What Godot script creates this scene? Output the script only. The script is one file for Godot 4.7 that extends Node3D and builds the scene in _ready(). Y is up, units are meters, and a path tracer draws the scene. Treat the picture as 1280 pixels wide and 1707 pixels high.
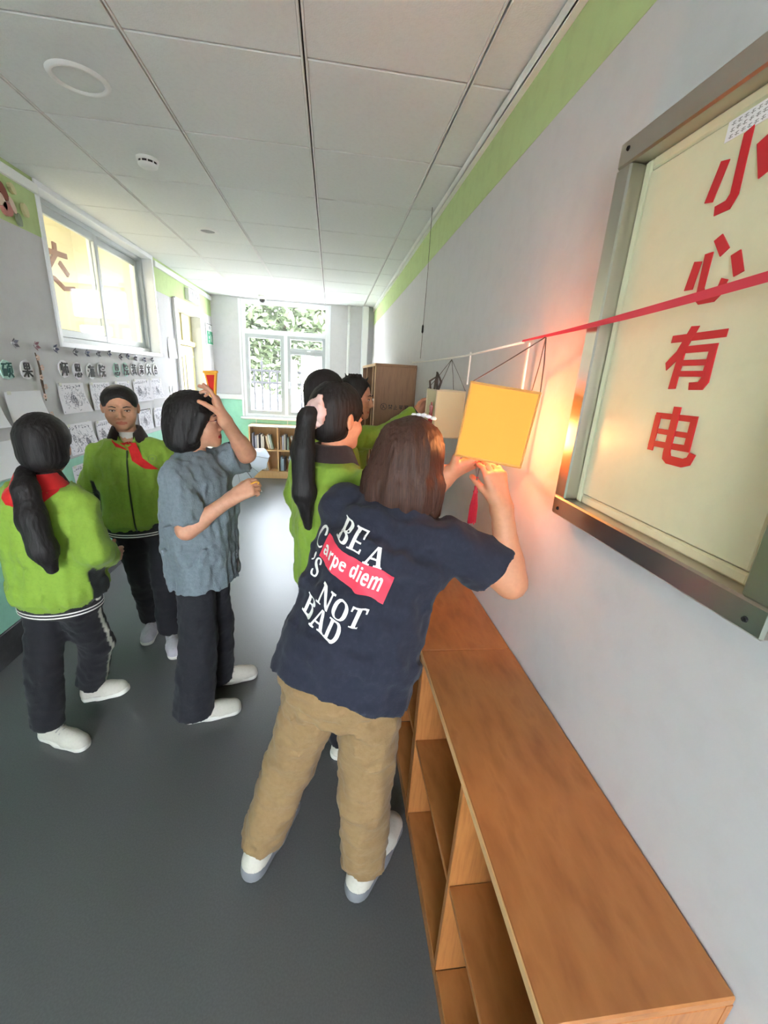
extends Node3D
# Corridor of a school: people hang paper lanterns on a line along the right wall.
# x is across the corridor (left wall -1.85, right wall 0.66), y up, -z runs to the far window.

var M := {}          # materials by name
var used := {}       # names of top-level nodes so far
var rng := RandomNumberGenerator.new()

# ------------------------------------------------------------------ helpers
func numbered(called: String) -> String:
	var n: int = used.get(called, 0)
	used[called] = n + 1
	return called if n == 0 else "%s_%03d" % [called, n]

func begin(smooth := false) -> SurfaceTool:
	var s := SurfaceTool.new()
	s.begin(Mesh.PRIMITIVE_TRIANGLES)
	s.set_smooth_group(0 if smooth else -1)
	return s

func commit(s: SurfaceTool) -> ArrayMesh:
	s.generate_normals()
	return s.commit()

func put(called: String, what, material: Material, parent: Node = null) -> MeshInstance3D:
	var o := MeshInstance3D.new()
	o.name = called if parent else numbered(called)
	o.mesh = commit(what) if what is SurfaceTool else what
	o.material_override = material
	(parent if parent else self).add_child(o, true)
	return o

func base(called: String, label: String, category: String, at := Vector3.ZERO, turn := 0.0, group := "") -> Node3D:
	var o := Node3D.new()
	o.name = numbered(called)
	add_child(o)
	o.position = at
	o.rotation.y = turn
	tag(o, label, category, group)
	return o

func tag(o: Node, label: String, category: String, group := "") -> void:
	if label: o.set_meta("label", label)
	if category: o.set_meta("category", category)
	if group: o.set_meta("group", group)

func room(called: String, label: String) -> Node3D:
	var o := Node3D.new()
	o.name = numbered(called)
	add_child(o)
	o.set_meta("kind", "structure")
	o.set_meta("label", label)
	o.set_meta("category", called.split("_")[0])
	return o

func poly(s: SurfaceTool, v: Array, n: Vector3) -> void:
	var flip: bool = (v[1] - v[0]).cross(v[2] - v[0]).dot(n) > 0.0
	for i in range(1, v.size() - 1):
		s.add_vertex(v[0])
		s.add_vertex(v[i + 1] if flip else v[i])
		s.add_vertex(v[i] if flip else v[i + 1])

func box(s: SurfaceTool, c: Vector3, size: Vector3, bev := 0.0, b := Basis()) -> void:
	var e := size * 0.5
	var g: float = minf(bev, minf(e.x, minf(e.y, e.z)) * 0.9)
	var ax := [Vector3.RIGHT, Vector3.UP, Vector3.BACK]
	for i in 3:
		var j := (i + 1) % 3
		var k := (i + 2) % 3
		for sg in [-1.0, 1.0]:
			var n: Vector3 = ax[i] * sg
			var v := []
			for q in [[-1, -1], [1, -1], [1, 1], [-1, 1]]:
				v.append(c + b * (n * e[i] + ax[j] * (q[0] * (e[j] - g)) + ax[k] * (q[1] * (e[k] - g))))
			poly(s, v, b * n)
	if g <= 0.0:
		return
	for i in 3:
		var j := (i + 1) % 3
		var k := (i + 2) % 3
		for sj in [-1.0, 1.0]:
			for sk in [-1.0, 1.0]:
				var v := []
				for q in [[-1, 0], [1, 0], [1, 1], [-1, 1]]:
					var p: Vector3 = ax[i] * (q[0] * (e[i] - g))
					p += ax[j] * (sj * (e[j] - (g if q[1] == 1 else 0.0))) + ax[k] * (sk * (e[k] - (0.0 if q[1] == 1 else g)))
					v.append(c + b * p)
				poly(s, v, b * (ax[j] * sj + ax[k] * sk))
	for sx in [-1.0, 1.0]:
		for sy in [-1.0, 1.0]:
			for sz in [-1.0, 1.0]:
				var sv := Vector3(sx, sy, sz)
				poly(s, [c + b * (sv * Vector3(e.x, e.y - g, e.z - g)), c + b * (sv * Vector3(e.x - g, e.y, e.z - g)), c + b * (sv * Vector3(e.x - g, e.y - g, e.z))], b * sv)

func span(s: SurfaceTool, lo: Vector3, hi: Vector3, bev := 0.0) -> void:
	box(s, (lo + hi) * 0.5, (hi - lo).abs(), bev)

func boxed(called: String, lo: Vector3, hi: Vector3, m: Material, parent: Node, bev := 0.0) -> MeshInstance3D:
	var s := begin()
	span(s, lo, hi, bev)
	return put(called, s, m, parent)

# a tube along points; r is a radius or an array of radii
func tube(s: SurfaceTool, pts: Array, r, sides := 8, caps := true) -> void:
	var rings := []
	var up := Vector3.UP
	for i in pts.size():
		var d: Vector3 = (pts[mini(i + 1, pts.size() - 1)] - pts[maxi(i - 1, 0)]).normalized()
		if absf(d.dot(up)) > 0.95:
			up = Vector3.RIGHT if absf(d.x) < 0.9 else Vector3.BACK
		var u := d.cross(up).normalized()
		var w := u.cross(d).normalized()
		up = w
		var rr: float = r[i] if r is Array else r
		var ring := []
		for k in sides:
			var a := TAU * k / sides
			ring.append(pts[i] + u * cos(a) * rr + w * sin(a) * rr)
		rings.append(ring)
	for i in pts.size() - 1:
		for k in sides:
			var k2 := (k + 1) % sides
			var mid: Vector3 = (rings[i][k] + rings[i + 1][k2]) * 0.5 - (pts[i] + pts[i + 1]) * 0.5
			poly(s, [rings[i][k], rings[i][k2], rings[i + 1][k2], rings[i + 1][k]], mid)
	if caps:
		var n: int = pts.size() - 1
		poly(s, rings[0], pts[0] - pts[1])
		poly(s, rings[n], pts[n] - pts[n - 1])

# lathe a profile of (radius, height) about the y axis through c
func lathe(s: SurfaceTool, c: Vector3, prof: Array, sides := 24, b := Basis()) -> void:
	for i in prof.size() - 1:
		var p: Vector2 = prof[i]
		var q: Vector2 = prof[i + 1]
		for k in sides:
			var a := TAU * k / sides
			var a2 := TAU * (k + 1) / sides
			var d1 := Vector3(cos(a), 0, sin(a))
			var d2 := Vector3(cos(a2), 0, sin(a2))
			var nn := (d1 + d2) * (q.y - p.y) + Vector3.UP * (p.x - q.x) * 2.0
			var v := [c + b * (d1 * p.x + Vector3.UP * p.y), c + b * (d2 * p.x + Vector3.UP * p.y), c + b * (d2 * q.x + Vector3.UP * q.y), c + b * (d1 * q.x + Vector3.UP * q.y)]
			if p.x < 1e-5: v.remove_at(0)
			elif q.x < 1e-5: v.remove_at(3)
			poly(s, v, b * nn)

# a flat polygon given in 2D, pushed out to a plate; u, v span the plane, thick along n = u x v
func plate(s: SurfaceTool, pts, o: Vector3, u: Vector3, v: Vector3, thick: float) -> void:
	var n := u.cross(v).normalized()
	var pp := PackedVector2Array(pts)
	var idx := Geometry2D.triangulate_polygon(pp)
	for t in range(0, idx.size(), 3):
		var a := []
		var z := []
		for k in 3:
			var q: Vector2 = pp[idx[t + k]]
			a.append(o + u * q.x + v * q.y + n * thick)
			z.append(o + u * q.x + v * q.y)
		poly(s, a, n)
		poly(s, z, -n)
	var ccw := not Geometry2D.is_polygon_clockwise(pp)
	for i in pp.size():
		var q := pp[i]
		var w := pp[(i + 1) % pp.size()]
		var e := w - q
		var out2 := Vector2(e.y, -e.x) if ccw else Vector2(-e.y, e.x)
		var a := o + u * q.x + v * q.y
		var z := o + u * w.x + v * w.y
		poly(s, [a, z, z + n * thick, a + n * thick], u * out2.x + v * out2.y)

# brush strokes: each a polyline (x right, y up, in a unit square), drawn as plates of width w
func strokes(s: SurfaceTool, lines: Array, o: Vector3, u: Vector3, v: Vector3, w: float, thick: float) -> void:
	var n := 0
	for l in lines:
		n += 1
		var pp := PackedVector2Array()
		for k in range(0, l.size(), 2):
			pp.append(Vector2(l[k], l[k + 1]))
		for g in Geometry2D.offset_polyline(pp, w * 0.5, Geometry2D.JOIN_MITER, Geometry2D.END_BUTT):
			if not Geometry2D.is_polygon_clockwise(g):
				plate(s, g, o, u, v, thick * (1.0 + 0.03 * n))

func noise_tex(freq: float, ramp: Array, size := 256, oct := 4, kind := FastNoiseLite.TYPE_SIMPLEX_SMOOTH, sd := 1) -> NoiseTexture2D:
	var f := FastNoiseLite.new()
	f.noise_type = kind
	f.frequency = freq
	f.fractal_octaves = oct
	f.seed = sd
	var t := NoiseTexture2D.new()
	t.width = size
	t.height = size
	t.seamless = true
	t.noise = f
	var g := Gradient.new()
	g.offsets = PackedFloat32Array(range(ramp.size()).map(func(i): return float(i) / (ramp.size() - 1)))
	g.colors = PackedColorArray(ramp)
	t.color_ramp = g
	return t

func rgb(r: int, g: int, b: int) -> Color:
	return Color8(r, g, b)

func mat(called: String, c: Color, rough := 0.8, spec := 0.5) -> StandardMaterial3D:
	var m := StandardMaterial3D.new()
	m.resource_name = called
	m.albedo_color = c
	m.roughness = rough
	m.metallic_specular = spec
	M[called] = m
	return m

# colour varied by a noise of light and dark tones, laid in world space
func grained(called: String, c: Color, rough: float, scale: Vector3, amount: float, freq := 0.02, bump := 0.0, sd := 1, world := true) -> StandardMaterial3D:
	var m := mat(called, Color.WHITE, rough)
	m.albedo_texture = noise_tex(freq, [c.darkened(amount), c, c.lightened(amount * 0.6)], 256, 4, FastNoiseLite.TYPE_SIMPLEX_SMOOTH, sd)
	m.uv1_triplanar = true
	m.uv1_world_triplanar = world
	m.uv1_scale = scale
	if bump > 0.0:
		m.heightmap_enabled = true
		m.heightmap_texture = noise_tex(freq * 3.0, [Color.BLACK, Color.WHITE], 256, 3, FastNoiseLite.TYPE_SIMPLEX_SMOOTH, sd + 7)
		m.heightmap_scale = bump
	return m

func cloth(called: String, c: Color, amount := 0.08, bump := 0.15, rough := 0.9, sheen := 0.25) -> StandardMaterial3D:
	var m := grained(called, c, rough, Vector3(6, 6, 6), amount, 0.03, bump * 0.25, called.length())
	m.rim_enabled = true
	m.rim = sheen
	m.rim_tint = 0.6
	return m
const HALL_ENERGY := 1.6
const LANTERN_ENERGY := 0.032

func _ready() -> void:
	rng.seed = 7
	# camera: a wide phone lens held at eye level, tipped down and turned a little to the right
	var cam := Camera3D.new()
	cam.name = "camera"
	cam.fov = rad_to_deg(2.0 * atan(853.5 / 690.0))
	cam.near = 0.02
	cam.far = 200.0
	cam.transform = Transform3D(Basis(Vector3.UP, deg_to_rad(-7.95)) * Basis(Vector3.RIGHT, deg_to_rad(-18.0)) * Basis(Vector3.BACK, deg_to_rad(3.48)), Vector3(0, 1.72, 0))
	cam.current = true
	add_child(cam)
	# sky: bright overcast daylight, entering by the end windows
	var env := Environment.new()
	env.background_mode = Environment.BG_SKY
	var sky := Sky.new()
	var sm := ProceduralSkyMaterial.new()
	sm.sky_top_color = rgb(222, 230, 242)
	sm.sky_horizon_color = rgb(246, 248, 250)
	sm.ground_horizon_color = rgb(226, 226, 222)
	sm.ground_bottom_color = rgb(190, 188, 182)
	sm.sky_energy_multiplier = 3.2
	sm.ground_energy_multiplier = 3.2
	sky.sky_material = sm
	env.sky = sky
	env.ambient_light_source = Environment.AMBIENT_SOURCE_DISABLED
	env.tonemap_mode = Environment.TONE_MAPPER_LINEAR
	env.tonemap_exposure = 4.15
	env.sdfgi_enabled = true
	env.ssao_enabled = true
	env.ssil_enabled = true
	var we := WorldEnvironment.new()
	we.name = "daylight"
	we.environment = env
	add_child(we)
	make_materials()
	build_setting()
	build_outside()
	build_ceiling_fittings()
	build_panel()
	build_shelves()
	build_cabinet()
	build_bookshelf()
	build_umbrella()
	build_line()
	build_wall_display()
	build_people()
func make_materials() -> void:
	grained("wall", rgb(208, 207, 209), 0.75, Vector3(1.5, 1.5, 1.5), 0.02, 0.02, 0.05, 3)
	grained("green_band", rgb(190, 212, 150), 0.8, Vector3(2, 2, 2), 0.03, 0.02, 0.04, 5)
	grained("mint", rgb(160, 222, 196), 0.5, Vector3(2, 2, 2), 0.03, 0.02, 0.03, 7)
	grained("ceiling_tile", rgb(236, 240, 238), 0.85, Vector3(3, 3, 3), 0.015, 0.05, 0.04, 8)
	mat("ceiling_metal", rgb(235, 236, 234), 0.45)
	mat("plenum", rgb(60, 62, 62), 0.9)
	mat("white_paint", rgb(238, 240, 238), 0.5)
	mat("pvc", rgb(236, 240, 243), 0.35)
	mat("pvc_grey", rgb(186, 194, 196), 0.4)
	var fl := grained("floor", rgb(94, 96, 95), 0.36, Vector3(5, 5, 5), 0.06, 0.09, 0.01, 9)
	fl.metallic_specular = 0.5
	grained("baseboard", rgb(58, 58, 60), 0.4, Vector3(2, 2, 2), 0.08, 0.03, 0.03, 10)
	var wood_tones := [rgb(150, 92, 46), rgb(168, 108, 56), rgb(178, 118, 64), rgb(160, 100, 50)]
	for w in [["wood_along", Vector3(2.0, 9.0, 0.7)], ["wood_up", Vector3(9.0, 0.7, 9.0)], ["wood_across", Vector3(0.7, 9.0, 9.0)]]:
		var m := mat(w[0], Color.WHITE, 0.45)
		m.albedo_texture = noise_tex(0.012, wood_tones, 512, 5, FastNoiseLite.TYPE_SIMPLEX_SMOOTH, 21)
		m.uv1_triplanar = true
		m.uv1_world_triplanar = true
		m.uv1_scale = w[1]
		m.clearcoat_enabled = true
		m.clearcoat = 0.25
		m.clearcoat_roughness = 0.35
	var cab := mat("cabinet_wood", Color.WHITE, 0.5)
	cab.albedo_texture = noise_tex(0.012, [rgb(122, 86, 56), rgb(140, 101, 67), rgb(132, 94, 60)], 512, 5, FastNoiseLite.TYPE_SIMPLEX_SMOOTH, 23)
	cab.uv1_triplanar = true
	cab.uv1_world_triplanar = true
	cab.uv1_scale = Vector3(7, 0.6, 7)
	mat("wood_edge", rgb(226, 184, 130), 0.5)
	var steel := mat("steel", rgb(190, 186, 176), 0.28)
	steel.metallic = 1.0
	grained("cream_enamel", rgb(226, 224, 190), 0.35, Vector3(2, 2, 2), 0.015, 0.03, 0.02, 12)
	mat("red_vinyl", rgb(200, 30, 42), 0.45)
	mat("door_cream", rgb(236, 226, 178), 0.5)
	mat("cream_wall", rgb(244, 240, 216), 0.8)
	mat("brown_letter", rgb(128, 92, 84), 0.8)
	var glass := mat("glass", Color(0.96, 0.99, 0.98, 0.012), 0.02)
	glass.transparency = BaseMaterial3D.TRANSPARENCY_ALPHA
	mat("paper", rgb(240, 240, 244), 0.85)
	mat("ink", rgb(34, 36, 40), 0.7)
	mat("teal_ink", rgb(30, 92, 84), 0.7)
	mat("mint_paper", rgb(196, 232, 222), 0.85)
	mat("green_sign", rgb(28, 150, 100), 0.4)
	mat("black_plastic", rgb(30, 30, 32), 0.4)
	mat("grey_plastic", rgb(150, 152, 152), 0.5)
	mat("iron", rgb(40, 40, 42), 0.9, 0.2)
	grained("ground", rgb(176, 172, 164), 0.9, Vector3(0.5, 0.5, 0.5), 0.08, 0.03, 0.0, 14)
	mat("brick", rgb(112, 62, 58), 0.9)
	mat("mortar", rgb(150, 142, 134), 0.9)
	var leaf := mat("leaf", Color.WHITE, 0.9, 0.2)
	leaf.vertex_color_use_as_albedo = true
	mat("bark", rgb(96, 80, 66), 0.9)
	mat("cord_dark", rgb(84, 76, 70), 0.9)
	mat("cord_white", rgb(236, 232, 226), 0.8)
	for w in [["wood_end", Vector3(9, 0.7, 9)], ["wood_end_flat", Vector3(0.7, 9, 9)]]:
		var m := mat(w[0], Color.WHITE, 0.5)
		m.albedo_texture = noise_tex(0.012, [rgb(206, 164, 112), rgb(222, 182, 130), rgb(214, 172, 120)], 256, 5, FastNoiseLite.TYPE_SIMPLEX_SMOOTH, 27)
		m.uv1_triplanar = true
		m.uv1_world_triplanar = true
		m.uv1_scale = w[1]
	var um := mat("umbrella_cloth", rgb(232, 238, 244), 0.7)
	um.backlight_enabled = true
	um.backlight = rgb(150, 155, 160)
	var rb := mat("ribbon", rgb(226, 70, 92), 0.5)
	rb.backlight_enabled = true
	rb.backlight = rgb(200, 60, 70)
	var pl := mat("paper_lit", rgb(220, 132, 52), 0.9)
	pl.emission_enabled = true
	pl.emission = rgb(255, 166, 66)
	pl.emission_energy_multiplier = 0.15
	var bu := mat("bulb", rgb(255, 220, 160), 0.5)
	bu.emission_enabled = true
	bu.emission = rgb(255, 190, 110)
	bu.emission_energy_multiplier = 3.0
	mat("stick_gold", rgb(206, 150, 80), 0.6)
	mat("stick_pale", rgb(216, 206, 176), 0.6)
	var pp := mat("paper_pale", rgb(226, 216, 178), 0.9)
	pp.backlight_enabled = true
	pp.backlight = rgb(120, 110, 80)
	mat("tassel_red", rgb(176, 22, 44), 0.55)
	mat("tape", rgb(226, 226, 216), 0.5)
	mat("flower_grey", rgb(120, 120, 130), 0.8)
	mat("flower_rose", rgb(160, 120, 130), 0.8)
	mat("flower_blue", rgb(110, 116, 140), 0.8)
	mat("flower_pink", rgb(206, 140, 132), 0.8)
	mat("blossom", rgb(228, 200, 184), 0.8)
	mat("leaf_brown", rgb(140, 76, 58), 0.8)
	mat("slip", rgb(212, 206, 160), 0.8)
	mat("slip_grey", rgb(150, 164, 140), 0.8)
const L := -1.85     # face of the left wall
const R := 0.66      # face of the right wall
const FAR := -7.25   # face of the far wall
const REAR := 3.6    # face of the wall behind the camera
const TOP := 2.76    # underside of the ceiling tiles

func build_setting() -> void:
	# floor
	var f := room("floor", "grey speckled vinyl floor running down the corridor")
	boxed("vinyl", Vector3(L - 0.02, -0.1, FAR - 0.02), Vector3(R + 0.02, 0, REAR + 0.02), M.floor, f)
	# ceiling: square metal tiles between runners, a dark void above the joints
	var c := room("ceiling", "suspended ceiling of pale square tiles with thin runners")
	boxed("soffit", Vector3(L - 0.2, TOP + 0.03, FAR - 0.2), Vector3(R + 0.2, TOP + 0.2, REAR + 0.2), M.plenum, c)
	var cols := [[L - 0.02, -1.314], [-1.314, -0.714], [-0.714, -0.114], [-0.114, 0.486], [0.486, R]]
	var meshes := {}
	var z := -1.889 - 0.61 * 9
	var first := true
	while z < REAR:
		var z2: float = z + 0.61
		var a: float = maxf(z, FAR)
		var b: float = minf(z2, REAR)
		for k in cols.size():
			var w: float = cols[k][1] - cols[k][0] - (0.02 if k < 4 else 0.01)
			var key := "%d_%.2f" % [k, b - a]
			if not meshes.has(key):
				var s := begin()
				box(s, Vector3.ZERO, Vector3(w, 0.016, b - a - 0.009), 0.003)
				meshes[key] = commit(s)
			var t := put("tile", meshes[key], M.ceiling_tile, c)
			t.position = Vector3((cols[k][0] + cols[k][1]) * 0.5, TOP + 0.008, (a + b) * 0.5)
		z = z2
	for x in [-1.314, -0.714, -0.114, 0.486]:
		var s := begin()
		for sg in [-1, 1]:
			span(s, Vector3(x + sg * 0.0035, TOP - 0.004, FAR), Vector3(x + sg * 0.0105, TOP + 0.02, REAR), 0.001)
		put("runner", s, M.ceiling_metal, c)
	# right wall
	var r := room("wall_right", "pale lilac grey right wall with a green painted band below the ceiling")
	boxed("plaster", Vector3(R, -0.1, FAR - 0.2), Vector3(R + 0.2, TOP + 0.2, REAR + 0.2), M.wall, r)
	boxed("paint_band", Vector3(R - 0.0015, 2.5, FAR), Vector3(R + 0.01, TOP, REAR), M.green_band, r)
	var br := room("baseboard_right", "dark vinyl skirting along the right wall")
	boxed("strip", Vector3(R - 0.014, 0, -3.33), Vector3(R, 0.2, -2.11), M.baseboard, br, 0.004)
	var t1 := room("trim_1", "white angle trim between the ceiling and the right wall")
	var s1 := begin()
	span(s1, Vector3(R - 0.026, 2.70, FAR), Vector3(R, 2.712, REAR), 0.002)
	span(s1, Vector3(R - 0.026, 2.70, FAR), Vector3(R - 0.018, TOP - 0.012, REAR), 0.002)
	put("angle", s1, M.white_paint, t1)
	# left wall with the openings of a window and a door
	var l := room("wall_left", "lilac left wall with mint green lower part")
	var s := begin()
	var W := [-5.07, -3.33, 1.82, 2.735]     # window: z from, z to, sill, head
	var D := [-6.68, -5.62, 0.0, 2.43]
	var th := 0.2
	span(s, Vector3(L - th, -0.1, W[1]), Vector3(L, TOP + 0.2, REAR + 0.2))
	span(s, Vector3(L - th, -0.1, W[0]), Vector3(L, W[2], W[1]))
	span(s, Vector3(L - th, W[3], W[0]), Vector3(L, TOP + 0.2, W[1]))
	span(s, Vector3(L - th, -0.1, D[1]), Vector3(L, TOP + 0.2, W[0]))
	span(s, Vector3(L - th, D[3], D[0]), Vector3(L, TOP + 0.2, D[1]))
	span(s, Vector3(L - th, -0.1, FAR - 0.2), Vector3(L, TOP + 0.2, D[0]))
	put("plaster", s, M.wall, l)
	s = begin()
	span(s, Vector3(L - 0.002, 2.44, W[1] + 0.02), Vector3(L + 0.0015, TOP, REAR))
	put("paint_band", s, M.green_band, l)
	s = begin()
	span(s, Vector3(L - 0.002, 2.45, D[1]), Vector3(L + 0.0015, TOP, W[0] - 0.05))
	span(s, Vector3(L - 0.002, 2.46, D[0]), Vector3(L + 0.0015, TOP, D[1]))
	span(s, Vector3(L - 0.002, 2.45, FAR), Vector3(L + 0.0015, TOP, D[0]))
	put("paint_band", s, M.green_band, l)
	s = begin()
	span(s, Vector3(L - 0.002, 0.0, D[1] + 0.06), Vector3(L + 0.003, 1.03, REAR))
	span(s, Vector3(L - 0.002, 0.0, FAR), Vector3(L + 0.003, 1.03, D[0] - 0.06))
	put("wainscot", s, M.mint, l)
	var bl := room("baseboard_left", "dark vinyl skirting along the left wall")
	s = begin()
	span(s, Vector3(L, 0, D[1] + 0.06), Vector3(L + 0.016, 0.2, REAR), 0.004)
	span(s, Vector3(L, 0, FAR), Vector3(L + 0.016, 0.2, D[0] - 0.06), 0.004)
	put("strip", s, M.baseboard, bl)
	var t2 := room("trim_2", "white angle trim between the ceiling and the left wall")
	s = begin()
	span(s, Vector3(L, 2.675, W[1] + 0.02), Vector3(L + 0.024, 2.73, REAR), 0.003)
	span(s, Vector3(L, 2.675, FAR), Vector3(L + 0.024, 2.73, W[0] - 0.05), 0.003)
	put("angle", s, M.white_paint, t2)
	# far wall with its window opening
	var fw := room("wall_far", "pale end wall of the corridor with mint green lower part")
	var F := [-1.41, -0.06, 0.975, 2.74]
	s = begin()
	span(s, Vector3(L - 0.2, -0.1, FAR - 0.25), Vector3(F[0], TOP + 0.2, FAR))
	span(s, Vector3(F[1], -0.1, FAR - 0.25), Vector3(R + 0.2, TOP + 0.2, FAR))
	span(s, Vector3(F[0], -0.1, FAR - 0.25), Vector3(F[1], F[2], FAR))
	span(s, Vector3(F[0], F[3], FAR - 0.25), Vector3(F[1], TOP + 0.2, FAR))
	put("plaster", s, M.wall, fw)
	s = begin()
	span(s, Vector3(L, 0, FAR - 0.002), Vector3(F[0] - 0.03, 1.27, FAR + 0.003))
	span(s, Vector3(F[0] - 0.03, 0, FAR - 0.002), Vector3(F[1] + 0.03, F[2] - 0.05, FAR + 0.003))
	span(s, Vector3(F[1] + 0.03, 0, FAR - 0.002), Vector3(R, 1.27, FAR + 0.003))
	put("wainscot", s, M.mint, fw)
	var t3 := room("trim_3", "white dado rail on the end wall left of the window")
	boxed("rail", Vector3(L + 0.003, 1.24, FAR + 0.003), Vector3(F[0] - 0.02, 1.325, FAR + 0.06), M.white_paint, t3, 0.01)
	for x in [-1.23, -0.72]:
		boxed("panel_joint", Vector3(x - 0.006, 0.86, FAR), Vector3(x + 0.006, 0.94, FAR + 0.006), M.white_paint, fw, 0.001)
	# wall behind the camera: a wide window lights this end
	var rw := room("wall_rear", "end wall behind the viewer with a wide window")
	var Q := [-1.3, 0.1, 0.9, 2.4]
	s = begin()
	span(s, Vector3(L - 0.2, -0.1, REAR), Vector3(Q[0], TOP + 0.2, REAR + 0.2))
	span(s, Vector3(Q[1], -0.1, REAR), Vector3(R + 0.2, TOP + 0.2, REAR + 0.2))
	span(s, Vector3(Q[0], -0.1, REAR), Vector3(Q[1], Q[2], REAR + 0.2))
	span(s, Vector3(Q[0], Q[3], REAR), Vector3(Q[1], TOP + 0.2, REAR + 0.2))
	put("plaster", s, M.wall, rw)
	var rwin := room("window_3", "wide white framed window behind the viewer")
	frame(rwin, "frame", Vector3((Q[0] + Q[1]) * 0.5, (Q[2] + Q[3]) * 0.5, REAR + 0.1), Q[1] - Q[0], Q[3] - Q[2], 0.06, 0.06, M.pvc)
	boxed("pane", Vector3(Q[0] + 0.05, Q[2] + 0.05, REAR + 0.097), Vector3(Q[1] - 0.05, Q[3] - 0.05, REAR + 0.103), M.glass, rwin)
	build_far_window(F)
	build_left_window(W)
	build_door(D)
	# pipes and casing in the far right corner
	var p := base("pipe_casing", "white boxed pipe casing in the far right corner", "casing", Vector3(0.52, 0, FAR + 0.008))
	boxed("casing", Vector3(-0.05, 0, 0), Vector3(0.05, TOP, 0.09), M.white_paint, p, 0.006)
	boxed("edge_bead", Vector3(-0.056, 0, 0.084), Vector3(-0.04, TOP, 0.096), M.pvc, p, 0.003)
	var p2 := base("heating_pipe", "slim white vertical pipe beside the far window", "pipe", Vector3(0.26, 0, FAR + 0.05))
	s = begin(true)
	tube(s, [Vector3(0, 0, 0), Vector3(0, 1.4, 0), Vector3(0, TOP, 0)], 0.022, 12)
	put("pipe", s, M.white_paint, p2)
	for y in [0.5, 1.6, 2.5]:
		s = begin()
		lathe(s, Vector3(0, y, 0), [Vector2(0.0, -0.012), Vector2(0.03, -0.012), Vector2(0.03, 0.012), Vector2(0.0, 0.012)], 12)
		span(s, Vector3(-0.006, y - 0.008, -0.05), Vector3(0.006, y + 0.008, 0))
		put("clip", s, M.white_paint, p2)

# a rectangular frame standing in the xy plane about c
func frame(parent: Node, called: String, c: Vector3, w: float, h: float, bar: float, deep: float, m: Material, turn := 0.0) -> MeshInstance3D:
	var s := begin()
	var b := Basis(Vector3.UP, turn)
	var e := Vector2(w, h) * 0.5
	box(s, c + b * Vector3(-e.x + bar * 0.5, 0, 0), Vector3(bar, h, deep), 0.004, b)
	box(s, c + b * Vector3(e.x - bar * 0.5, 0, 0), Vector3(bar, h, deep), 0.004, b)
	box(s, c + b * Vector3(0, -e.y + bar * 0.5, 0), Vector3(w - 2 * bar, bar, deep), 0.004, b)
	box(s, c + b * Vector3(0, e.y - bar * 0.5, 0), Vector3(w - 2 * bar, bar, deep), 0.004, b)
	return put(called, s, m, parent)

func build_far_window(F: Array) -> void:
	var w := room("window_1", "white framed end window with a transom light and two casements")
	var cx: float = (F[0] + F[1]) * 0.5
	var zz := FAR - 0.06
	frame(w, "window_frame", Vector3(cx, (F[2] + F[3]) * 0.5, zz), F[1] - F[0], F[3] - F[2], 0.05, 0.1, M.pvc)
	boxed("transom_bar", Vector3(F[0] + 0.05, 2.25, zz - 0.05), Vector3(F[1] - 0.05, 2.32, zz + 0.05), M.pvc, w, 0.004)
	boxed("mullion", Vector3(-0.765, F[2] + 0.05, zz - 0.05), Vector3(-0.705, 2.25, zz + 0.05), M.pvc, w, 0.004)
	boxed("pane", Vector3(F[0] + 0.05, 2.32, zz - 0.004), Vector3(F[1] - 0.05, F[3] - 0.05, zz + 0.002), M.glass, w)
	# left sash
	var a := [F[0] + 0.05, -0.765]
	var sash := frame(w, "sash", Vector3((a[0] + a[1]) * 0.5, (F[2] + 2.3) * 0.5, zz + 0.02), a[1] - a[0], 2.25 - F[2] - 0.05, 0.055, 0.06, M.pvc_grey)
	boxed("pane", Vector3(a[0] + 0.05, F[2] + 0.1, zz - 0.003), Vector3(a[1] - 0.05, 2.2, zz + 0.003), M.glass, sash)
	# right side: a small hopper above a sash
	a = [-0.705, F[1] - 0.05]
	var hop := frame(w, "sash", Vector3((a[0] + a[1]) * 0.5, 2.14, zz + 0.02), a[1] - a[0], 0.22, 0.045, 0.07, M.pvc_grey)
	boxed("pane", Vector3(a[0] + 0.04, 2.07, zz - 0.003), Vector3(a[1] - 0.04, 2.21, zz + 0.003), M.glass, hop)
	boxed("handle", Vector3(-0.4, 2.035, zz + 0.055), Vector3(-0.34, 2.05, zz + 0.085), M.pvc, hop, 0.004)
	var low := frame(w, "sash", Vector3((a[0] + a[1]) * 0.5, (F[2] + 0.05 + 2.03) * 0.5, zz + 0.02), a[1] - a[0], 2.03 - F[2] - 0.05, 0.05, 0.06, M.pvc_grey)
	boxed("pane", Vector3(a[0] + 0.05, F[2] + 0.1, zz - 0.003), Vector3(a[1] - 0.05, 1.98, zz + 0.003), M.glass, low)
	boxed("handle", Vector3(-0.7, 1.45, zz + 0.05), Vector3(-0.675, 1.56, zz + 0.08), M.pvc, low, 0.004)
	boxed("window_sill", Vector3(F[0] - 0.06, F[2] - 0.04, FAR - 0.02), Vector3(F[1] + 0.06, F[2], FAR + 0.05), M.pvc, w, 0.006)
	var tr := begin()
	span(tr, Vector3(F[0] - 0.035, F[2], FAR), Vector3(F[0], F[3], FAR + 0.012), 0.003)
	span(tr, Vector3(F[1], F[2], FAR), Vector3(F[1] + 0.035, F[3], FAR + 0.012), 0.003)
	put("casing", tr, M.pvc, w)

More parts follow.
